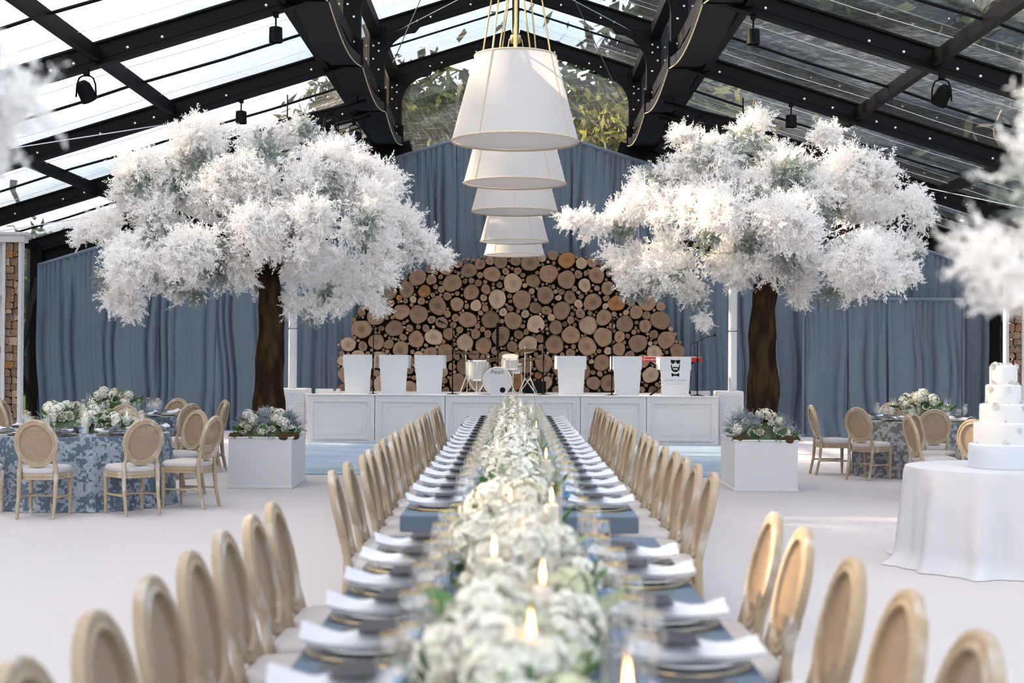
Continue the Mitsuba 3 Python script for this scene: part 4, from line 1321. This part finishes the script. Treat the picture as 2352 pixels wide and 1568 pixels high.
def cutlery(kind):
    ms = [beam((0, -0.10, 0.002), (0, 0.02, 0.004), 0.007, 0.003)]
    if kind == 'fork':
        ms.append(beam((0, 0.02, 0.004), (0, 0.055, 0.006), 0.022, 0.003))
        for k in (-1.5, -0.5, 0.5, 1.5):
            ms.append(beam((k * 0.0062, 0.055, 0.006), (k * 0.0062, 0.10, 0.004), 0.003, 0.002))
    elif kind == 'knife':
        ms.append(cbox(-0.009, 0.009, 0.02, 0.12, 0.002, 0.005, 0.001))
    else:
        g = lathe([(0, 0), (0.011, 0.003), (0.018, 0.008), (0.0185, 0.009)], 14)
        v = g[0] * [1, 1.5, 1] + [0, 0.055, 0.0]
        ms.append((v, g[1]))
        ms.append(beam((0, 0.02, 0.004), (0, 0.04, 0.006), 0.008, 0.003))
    return cat(ms)


def glass_prof(kind):
    if kind == 'wine':
        stem = [(0.034, 0.0), (0.030, 0.003), (0.006, 0.008), (0.0045, 0.05), (0.005, 0.085)]
        bowl = [(0.005, 0.085), (0.022, 0.095), (0.036, 0.12), (0.040, 0.145), (0.036, 0.18), (0.031, 0.205)]
    elif kind == 'flute':
        stem = [(0.032, 0.0), (0.028, 0.003), (0.005, 0.008), (0.004, 0.05), (0.0045, 0.09)]
        bowl = [(0.0045, 0.09), (0.014, 0.105), (0.024, 0.15), (0.027, 0.19), (0.025, 0.235)]
    else:
        stem = [(0.036, 0.0), (0.034, 0.003), (0.010, 0.010), (0.009, 0.03), (0.011, 0.05)]
        bowl = [(0.011, 0.05), (0.030, 0.060), (0.041, 0.085), (0.043, 0.11), (0.041, 0.15), (0.039, 0.165)]
    return stem, bowl


SD = {'charger': [('', shape(coupe(0.165, 0.010), M_CHARGER, 40)), ('gold_rim', shape(lathe([(0.161, 0.0105), (0.166, 0.0115), (0.167, 0.0085)], 28), M_GOLD, True))],
      'plate': [('', shape((lambda m: (m[0] + [0, 0, 0.011], m[1]))(coupe(0.135, 0.014)), M_PLATE, 40))],
      'napkin': [('', shape((lambda m: (m[0] + [0, 0, 0.026], m[1]))(napkin_mesh()), M_NAPKIN, True))],
      'menu_card': [('', shape(xf(cbox(-0.055, 0.055, -0.09, 0.10, -0.0015, 0.0015, 0.0005), orient((0.0, 0.03, 0.077), (0.0, -0.06, 1))), M_CARD))],
      'fork': [('', shape(cutlery('fork'), M_GOLD))], 'knife': [('', shape(cutlery('knife'), M_GOLD))], 'spoon': [('', shape(cutlery('spoon'), M_GOLD, 40))]}
for kind, key in (('wine', 'wine_glass'), ('flute', 'champagne_flute'), ('goblet', 'water_goblet')):
    stem, bowl = glass_prof(kind)
    low = M_GBLUE if kind == 'goblet' else M_GLASS
    if kind == 'goblet':
        k = 3
        SD[key] = [('foot', shape(lathe(stem, 20), M_GLASS, True)), ('blue_base', shape(lathe(bowl[:k], 20), M_GBLUE, True)), ('bowl', shape(lathe(bowl[k - 1:], 20), M_GLASS, True))]
    else:
        SD[key] = [('foot', shape(lathe(stem, 20), M_GLASS, True)), ('bowl', shape(lathe(bowl, 20), M_GLASS, True))]
    rr, rz_ = bowl[-1]
    SD[key].append(('gold_rim', shape(lathe([(rr - 0.0008, rz_ - 0.003), (rr + 0.0014, rz_ - 0.001), (rr + 0.0008, rz_ + 0.001), (rr - 0.0008, rz_ + 0.001)], 20), M_GOLD, True)))
CATS = {'charger': ('charger plate', 'dark gold-rimmed charger plate'), 'plate': ('plate', 'pale grey dinner plate'), 'napkin': ('napkin', 'folded white napkin'), 'menu_card': ('menu card', 'dark navy menu card'),
        'fork': ('fork', 'gold fork'), 'knife': ('knife', 'gold knife'), 'spoon': ('spoon', 'gold spoon'), 'wine_glass': ('wine glass', 'clear wine glass'), 'champagne_flute': ('champagne flute', 'clear champagne flute'), 'water_goblet': ('goblet', 'water goblet with blue base')}


def add_copy(name, M, label, group, cat_):
    t = thing(name, label, cat_, group)
    for pn, sd in SD[name]:
        if pn == '':
            put(t, sd, M)
        else:
            part(t, pn, sd, None, M=M)


def setting(x, y, z, rz, where, group, full=True, jit=0):
    r = np.random.default_rng(jit)
    B = place(x, y, z, rz)
    L = [('charger', 0, 0.185, 0), ('plate', 0, 0.185, 0), ('napkin', r.uniform(-0.012, 0.012), 0.175, r.uniform(-0.12, 0.12)), ('menu_card', r.uniform(-0.01, 0.01), 0.19, r.uniform(-0.08, 0.08)),
         ('water_goblet', 0.135, 0.355, 0), ('wine_glass', 0.225, 0.325, 0), ('champagne_flute', 0.285, 0.365, 0)]
    if full:
        L += [('fork', -0.198, 0.18, 0), ('knife', 0.192, 0.18, 0), ('spoon', 0.222, 0.18, 0)]
    for nm, lx, ly, a in L:
        c, text = CATS[nm]
        add_copy(nm, B @ place(lx + r.uniform(-0.008, 0.008), ly, 0, a), f'{text} at {where}', f'{c}s {group}', c)


# candles
_fl = 0
SD_TUBE = shape(lathe([(0.0, 0.003), (0.045, 0.003), (0.045, 0.28)], 24), M_GLASS, True)
SD_PIL = shape(lathe([(0, 0.004), (0.029, 0.004), (0.0295, 0.15), (0.026, 0.155), (0.010, 0.150), (0, 0.149)], 18), M_WAX, 40)
SD_WICK = shape(tube(np.array([(0, 0, 0.148), (0, 0, 0.165)]), 0.0015, 5), M_DARK)
SD_FLAME = mikit.ply(lathe([(0.0005, 0.160), (0.005, 0.166), (0.0068, 0.174), (0.0048, 0.188), (0.0006, 0.203)], 8), None, True, emitter={'type': 'area', 'radiance': rgb(0.9, 0.45, 0.14)})


def hurricane(x, y, z, s, label, group):
    t = thing('hurricane_candle', label, 'candle', group)
    M = place(x, y, z)
    M[2, 2] = s
    part(t, 'glass_cylinder', SD_TUBE, None, M=M)
    part(t, 'pillar', SD_PIL, None, M=M)
    part(t, 'wick', SD_WICK, None, M=M)
    part(t, 'flame', SD_FLAME, None, M=M)


# ------------------------------------------------------------------ long tables
TX, HW, TZ = 0.035, 0.63, 0.76


def long_table(y0, y1, label):
    t = thing('long_table', label, 'table', 'long blue-grey dining tables')
    part(t, 'padded_top', cbox(TX - HW, TX + HW, y0, y1, TZ - 0.088, TZ, 0.006), M_LINEN)
    for s in (-1, 1):
        for y in (y0 + 0.25, y1 - 0.25):
            part(t, 'leg', cbox(TX + s * 0.30 - 0.03, TX + s * 0.30 + 0.03, y - 0.03, y + 0.03, 0, TZ - 0.08, 0.004), M_LINEN)
    part(t, 'foot_rail', cbox(TX - 0.03, TX + 0.03, y0 + 0.25, y1 - 0.25, 0.10, 0.14, 0.004), M_LINEN)


n2 = 5
for k in range(n2):
    long_table(7.5 + 2.3 * k, 7.5 + 2.3 * (k + 1) - 0.004, f'blue-grey long dining table, {ORD[k]} section from the front of the far row')
for k in range(2):
    long_table(1.95 + 2.35 * k, 1.95 + 2.35 * (k + 1) - 0.004, ('nearest' if k == 0 else 'far') + ' section of the blurred foreground long table')

SIDEX = {-1: -0.665, 1: 0.785}
NEARX = {-1: -0.715, 1: 0.765}
near_ys = {-1: (2.92, 3.46, 4.02, 4.54, 5.08, 5.60, 6.08), 1: (2.75, 3.28, 3.86, 4.48, 5.28, 5.80)}
far_ys = [7.87 + 0.60 * k for k in range(19)]
rj = np.random.default_rng(5)
for s, nm in ((-1, 'left'), (1, 'right')):
    for k, y in enumerate(near_ys[s]):
        chair(NEARX[s] + rj.uniform(-0.012, 0.012), y, -s * -math.pi / 2 if s > 0 else -math.pi / 2, f'cane-back oak chair, {ORD[k]} from the camera on the {nm} of the near table', 'chairs along the near long table')
        if y - 0.0 > 3.2:
            setting(TX + s * HW, y, TZ, math.pi / 2 if s > 0 else -math.pi / 2, f'{ORD[k]} place, {nm} side of near table', 'on the near table', True, int(y * 100))
    for k, y in enumerate(far_ys):
        yy = y + rj.uniform(-0.03, 0.03)
        chair(SIDEX[s] + rj.uniform(-0.02, 0.02), yy, (math.pi / 2 if s > 0 else -math.pi / 2) + rj.uniform(-0.03, 0.03), f'cane-back oak chair, {ORD[k]} from the front on the {nm} of the far table', 'chairs along the far long table')
        setting(TX + s * HW, y, TZ, math.pi / 2 if s > 0 else -math.pi / 2, f'{ORD[k]} place, {nm} side of far table', 'on the far table', y < 14, int(y * 100) + 7 + s)

# floral runner and candles
ra = np.random.default_rng(21)
ys = [2.45, 3.2, 3.95, 4.7, 5.4, 6.15] + [7.95 + 0.90 * k for k in range(13)]
for i, y in enumerate(ys):
    nm = f'{ORD[i]} from the camera on the near table' if i < 6 else f'{ORD[i - 6]} from the front on the far table'
    t = thing('floral_centrepiece', f'low white hydrangea and rose centrepiece, {nm}', 'flowers', 'white centrepieces along the long tables')
    arrangement(t, TX - 0.03 + ra.uniform(-0.05, 0.05), y, TZ, 0.165, 0.42, 0.165 + ra.uniform(0, 0.09), 100 + i, int(ra.integers(17, 26)), 18, (0, 0, 1, 1, 0, 2, 3, 5, 4), 1.12)
cand = [(2.52, 0.17), (3.0, 0.005), (3.74, 0.045), (4.26, -0.09), (4.63, 0.0), (5.87, -0.045), (5.87, 0.125)] + [(8.4 + 0.9 * k, (0.16, -0.14, 0.05, -0.04)[k % 4]) for k in range(12)]
for i, (y, dx) in enumerate(cand):
    nm = f'{ORD[i]} from the camera on the near table' if i < 7 else f'{ORD[i - 7]} from the front on the far table'
    hurricane(TX + dx, y, TZ, 1.48 if i < 7 else 1.5, f'lit candle in a glass cylinder, {nm}', 'glass candles along the long tables')

# ------------------------------------------------------------------ round tables
def skirt(r, h, seed, folds=15, flare=0.06, amp=0.045, puddle=0.05):
    def fn(u, w):
        th = 2 * np.pi * u
        z = h * (1 - w)
        f = np.sin(folds * th + 1.6 * np.sin(2 * th + seed)) + 0.5 * np.sin((folds * 2 + 3) * th + seed) + 0.5 * np.sin(5 * th + seed * 2)
        rr = r + 0.006 * (w > 0) + flare * w + amp * f * w ** 0.8 + puddle * np.clip((w - 0.86) / 0.14, 0, 1) ** 2 * (1 + 0.6 * np.sin(7 * th + seed))
        return np.stack([rr * np.cos(th), rr * np.sin(th), z + 0.004], -1)
    g = grid(fn, 140, 16)
    top = lathe([(0, h + 0.004), (r * 0.6, h + 0.004), (r * 0.985, h + 0.004), (r, h)], 60)
    uv = np.vstack([np.stack([np.repeat(np.linspace(0, 1, 141), 17) * 2 * math.pi * r, np.tile(np.linspace(0, 1, 17), 141) * h], 1), top[0][:, :2] + 9])
    return cat([g, top]), uv


def round_table(x, y, name, angles, cloth, seed, place_n, flowers, kinds=(3, 4, 5, 1, 0)):
    t = thing('round_table', f'{name} under a floor-length patterned cloth', 'table', 'round guest tables')
    part(t, 'tabletop', lathe([(0, 0.755), (0.90, 0.755), (0.90, 0.735), (0, 0.735)], 40, x, y), M_WHITE)
    part(t, 'pedestal', lathe([(0, 0.735), (0.06, 0.735), (0.05, 0.1), (0.35, 0.02), (0.36, 0), (0, 0)], 20, x, y), M_BLACK)
    m, uv = skirt(0.914, 0.76, seed, 15, 0.03, 0.030, 0.03)
    one('tablecloth', (m[0] + [x, y, 0], m[1]), cloth, f'floral patterned cloth draped over the {name}', 'tablecloth', True, 'patterned round tablecloths', uv=uv)
    for k, a in enumerate(angles):
        A = math.radians(a)
        cx, cy = x + 1.255 * math.sin(A), y - 1.255 * math.cos(A)
        chair(cx, cy, A, f'cane-back oak chair, {ORD[k]} around the {name}', 'chairs around the round tables')
    for k, a in enumerate(place_n):
        A = math.radians(a)
        setting(x + 0.90 * math.sin(A), y - 0.90 * math.cos(A), 0.766, A, f'{ORD[k]} place of the {name}', 'on the round tables', False, seed * 50 + k)
    b = thing('floral_centrepiece', f'rounded white flower arrangement on the {name}', 'flowers', 'white arrangements on the round tables')
    for (fx, fy, fr, fh) in flowers[:1]:
        v = lathe([(0, 0.0), (0.075, 0.0), (0.095, 0.05), (0.09, 0.10), (0.085, 0.11)], 20, x + fx, y + fy, 0.766)
        part(b, 'bowl', v, M_PLATE, 40)
        arrangement(b, x + fx, y + fy, 0.83, fr, fr * 0.9, fh, seed, 24, 14, kinds, 1.0)
    for (fx, fy, fr, fh) in flowers[1:]:
        b2 = thing('floral_centrepiece', f'smaller white flower arrangement on the {name}', 'flowers', 'white arrangements on the round tables')
        arrangement(b2, x + fx, y + fy, 0.766, fr, fr * 0.9, fh, seed + 1, 14, 10, kinds, 0.95)
    for q, (hx, hy) in enumerate(((-0.38, 0.10), (0.42, 0.18), (0.12, -0.36))[:3 if seed == 3 else 2 if seed == 8 else 1]):
        hurricane(x + hx, y + hy, 0.766, 1.1, f'{ORD[q]} glass candle on the {name}', 'glass candles on the round tables')


round_table(-4.64, 15.36, 'front left round table', (0, 39, 75, 142, -40, -112, -76, 178), M_DAMASK, 3, (0, 40, 80, 115, 142, -40, -76, -112), ((-0.12, -0.05, 0.30, 0.24), (0.22, 0.0, 0.22, 0.20)))
round_table(-5.55, 19.8, 'rear left round table', (90, 55, 118, 20, -55, -90, 160), M_DAMASK, 5, (90, 55, 20, 118, -20, -55), ((0.0, -0.1, 0.32, 0.28),))
round_table(5.72, 19.95, 'rear right round table', (-88, -48, -10, 30, 75, 180), M_DAMASKG, 8, (-88, -48, -10, 30, -120), ((0.0, -0.05, 0.34, 0.30),))
round_table(6.06, 16.35, 'right round table behind the cake', (-86, -46, -130, 0), M_DAMASKG, 9, (-86, -46, -10), ((-0.12, -0.1, 0.26, 0.24),))

# ------------------------------------------------------------------ cake table and cake
CXT, CYT = 3.86, 11.15
t = thing('cake_table', 'round cake table under a floor-length white cloth at right', 'table')
part(t, 'tabletop', lathe([(0, 0.755), (0.75, 0.755), (0.75, 0.735), (0, 0.735)], 40, CXT, CYT), M_WHITE)
part(t, 'pedestal', lathe([(0, 0.735), (0.06, 0.735), (0.05, 0.1), (0.3, 0.02), (0.31, 0), (0, 0)], 20, CXT, CYT), M_BLACK)
m, uv = skirt(0.765, 0.76, 4, 11, 0.07, 0.045, 0.07)
one('tablecloth', (m[0] + [CXT, CYT, 0], m[1]), M_CLOTH, 'plain white cloth draped over the cake table', 'tablecloth', True, uv=uv)
CX, CY = 3.82, 11.1
t = thing('wedding_cake', 'five-tier white wedding cake with sugar flowers', 'cake')
z = 0.766
rc = np.random.default_rng(6)
SUGAR = [rose(61, 0.034, (0.620, 0.612, 0.603), (0.612, 0.599, 0.578), ((4, 0.35, 0.2), (5, 0.7, 0.05), (6, 1.05, -0.25))), rose(62, 0.024, (0.620, 0.612, 0.603), (0.612, 0.599, 0.578), ((3, 0.35, 0.2), (5, 0.95, -0.2)))]
SD_SUGAR = [shape(q, M_PETAL, False, color=c) for q, c in SUGAR]
for k, (r_, h) in enumerate(((0.262, 0.185), (0.222, 0.165), (0.178, 0.145), (0.134, 0.150), (0.104, 0.150))):
    pr = [(0, 0), (r_, 0), (r_ * 1.004, h * 0.3), (r_, h - 0.012), (r_ - 0.008, h - 0.003), (r_ - 0.016, h), (0, h)]
    part(t, 'tier', lathe(pr, 48, CX, CY, z), M_FROST if k else solid('mat_icing_blue', (0.527, 0.557, 0.612), 0.5), 50)
    if k:
        for j in range(9 if k > 1 else 10):
            a = rc.uniform(math.pi * 0.9, 2.15 * math.pi)
            zz = z + (rc.uniform(-0.005, 0.03) if j % 3 else h * rc.uniform(0.6, 1.0))
            d = (math.cos(a), math.sin(a), 0.35)
            part(t, 'sugar_flower', SD_SUGAR[j % 2], None, M=orient((CX + (r_ + 0.008) * math.cos(a), CY + (r_ + 0.008) * math.sin(a), zz), d, rc.uniform(0, 6), rc.uniform(0.8, 1.25)))
    z += h
for j in range(7):
    a = j * 0.9
    part(t, 'sugar_flower', SD_SUGAR[j % 2], None, M=orient((CX + 0.055 * math.cos(a), CY + 0.055 * math.sin(a), z + 0.012), (0.4 * math.cos(a), 0.4 * math.sin(a), 1), a, 1.1))

# ------------------------------------------------------------------ trees outside
def leaf_cloud(seed, n, R, cols):
    r = np.random.default_rng(seed)
    vs, fs, cs = [], [], []
    lobes = r.normal(0, 0.5, (16, 3)) * R * [1, 1, 0.8]
    for i in range(n):
        c = lobes[r.integers(16)] + r.normal(0, 1, 3) * R * 0.24
        d = r.normal(0, 1, (2, 3)) * 0.075
        d[0] *= 2.0
        o = len(vs)
        vs += [c - d[0], c + d[1], c + d[0], c - d[1]]
        fs.append((o, o + 1, o + 2, o + 3))
        cs += [np.array(cols[r.integers(len(cols))]) * r.uniform(0.7, 1.3)] * 4
    return (np.array(vs), np.array(fs)), np.array(cs)


def moss_hang(seed, R):
    r = np.random.default_rng(seed)
    ms = []
    for _ in range(420):
        c = r.normal(0, 0.5, 3) * R * [1, 1, 0.6]
        L = r.uniform(0.6, 1.9)
        a = r.uniform(0, 6.28)
        w = r.uniform(0.03, 0.09)
        zz = np.linspace(0, 1, 5)
        q = np.stack([c[0] + 0.08 * np.sin(zz * 5 + a), c[1] + 0 * zz, c[2] - L * zz], 1)
        dv = np.array([math.cos(a), math.sin(a), 0]) * w
        v = np.vstack([q - dv * (1 - zz[:, None] * 0.8), q + dv * (1 - zz[:, None] * 0.8)])
        ms.append((v, np.array([(k, k + 1, k + 6, k + 5) for k in range(4)])))
    return cat(ms)


OAK = []
for k, cols in enumerate((((0.05, 0.075, 0.03), (0.09, 0.10, 0.035), (0.035, 0.05, 0.025)), ((0.12, 0.13, 0.04), (0.20, 0.19, 0.05), (0.06, 0.07, 0.03)), ((0.05, 0.065, 0.045), (0.085, 0.09, 0.06)), ((0.022, 0.034, 0.022), (0.034, 0.048, 0.028)))):  # last leaf set has shade put into its colour, for a dark right roof
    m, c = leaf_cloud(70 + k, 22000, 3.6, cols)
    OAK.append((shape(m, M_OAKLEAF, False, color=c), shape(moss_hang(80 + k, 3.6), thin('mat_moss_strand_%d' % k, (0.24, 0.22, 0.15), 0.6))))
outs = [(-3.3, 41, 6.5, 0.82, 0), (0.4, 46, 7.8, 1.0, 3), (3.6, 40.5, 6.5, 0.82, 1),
        (-24, 37, 8.6, 1.5, 1), (-24, 25, 8.9, 1.5, 0), (-23, 15.5, 8.6, 1.5, 2), (-24, 6, 8.9, 1.5, 0), (-22, 62, 3.2, 1.0, 1),  # left row is out of view, sized to block low sun from the floor
        (10.5, 66, 12.5, 2.1, 3), (21, 62, 13, 2.2, 3), (31, 56, 12.5, 2.1, 3), (22, 40, 7.5, 1.5, 2), (22, 26, 6.5, 1.3, 0), (21, 13, 6.0, 1.2, 1)]  # tall dark-leaved trees here are added to darken the right roof
names = ['left half of the gable window', 'behind the middle of the gable', 'with yellow leaves in the right of the gable window'] + [f'{ORD[k]} in the unseen sun-blocking left row, from the back' for k in range(4)] + ['low and far beyond the left back corner'] + [f'{ORD[k]} tall one added to darken the right roof' for k in range(3)] + [f'{ORD[k]} along the right side, from the back' for k in range(3)]
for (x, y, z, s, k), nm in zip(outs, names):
    t = thing('oak_tree', f'mossy oak tree outside the tent, {nm}', 'tree', 'oak trees outside the tent') if k < 3 else thing('shade_dark_tree', f'tree with shade-dark leaves outside the tent, {nm}', 'tree', 'shade-dark trees outside the tent')
    part(t, 'trunk', tube(np.array([(x, y, -0.06), (x + 0.2, y, z * 0.5), (x - 0.1, y, z)]), [0.5, 0.38, 0.18], 12), M_BARK, True)
    for q in range(4):
        a = q * 1.6 + x
        part(t, 'branch', tube(np.array([(x, y, z * 0.6), (x + 1.3 * math.cos(a), y + 1.3 * math.sin(a), z * 0.85), (x + 2.8 * math.cos(a), y + 2.8 * math.sin(a), z + 0.6)]), [0.2, 0.14, 0.05], 8), M_BARK, True)
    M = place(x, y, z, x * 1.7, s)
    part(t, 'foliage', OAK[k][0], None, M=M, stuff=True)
    if k < 3:
        part(t, 'spanish_moss', OAK[k][1], None, M=M, stuff=True)
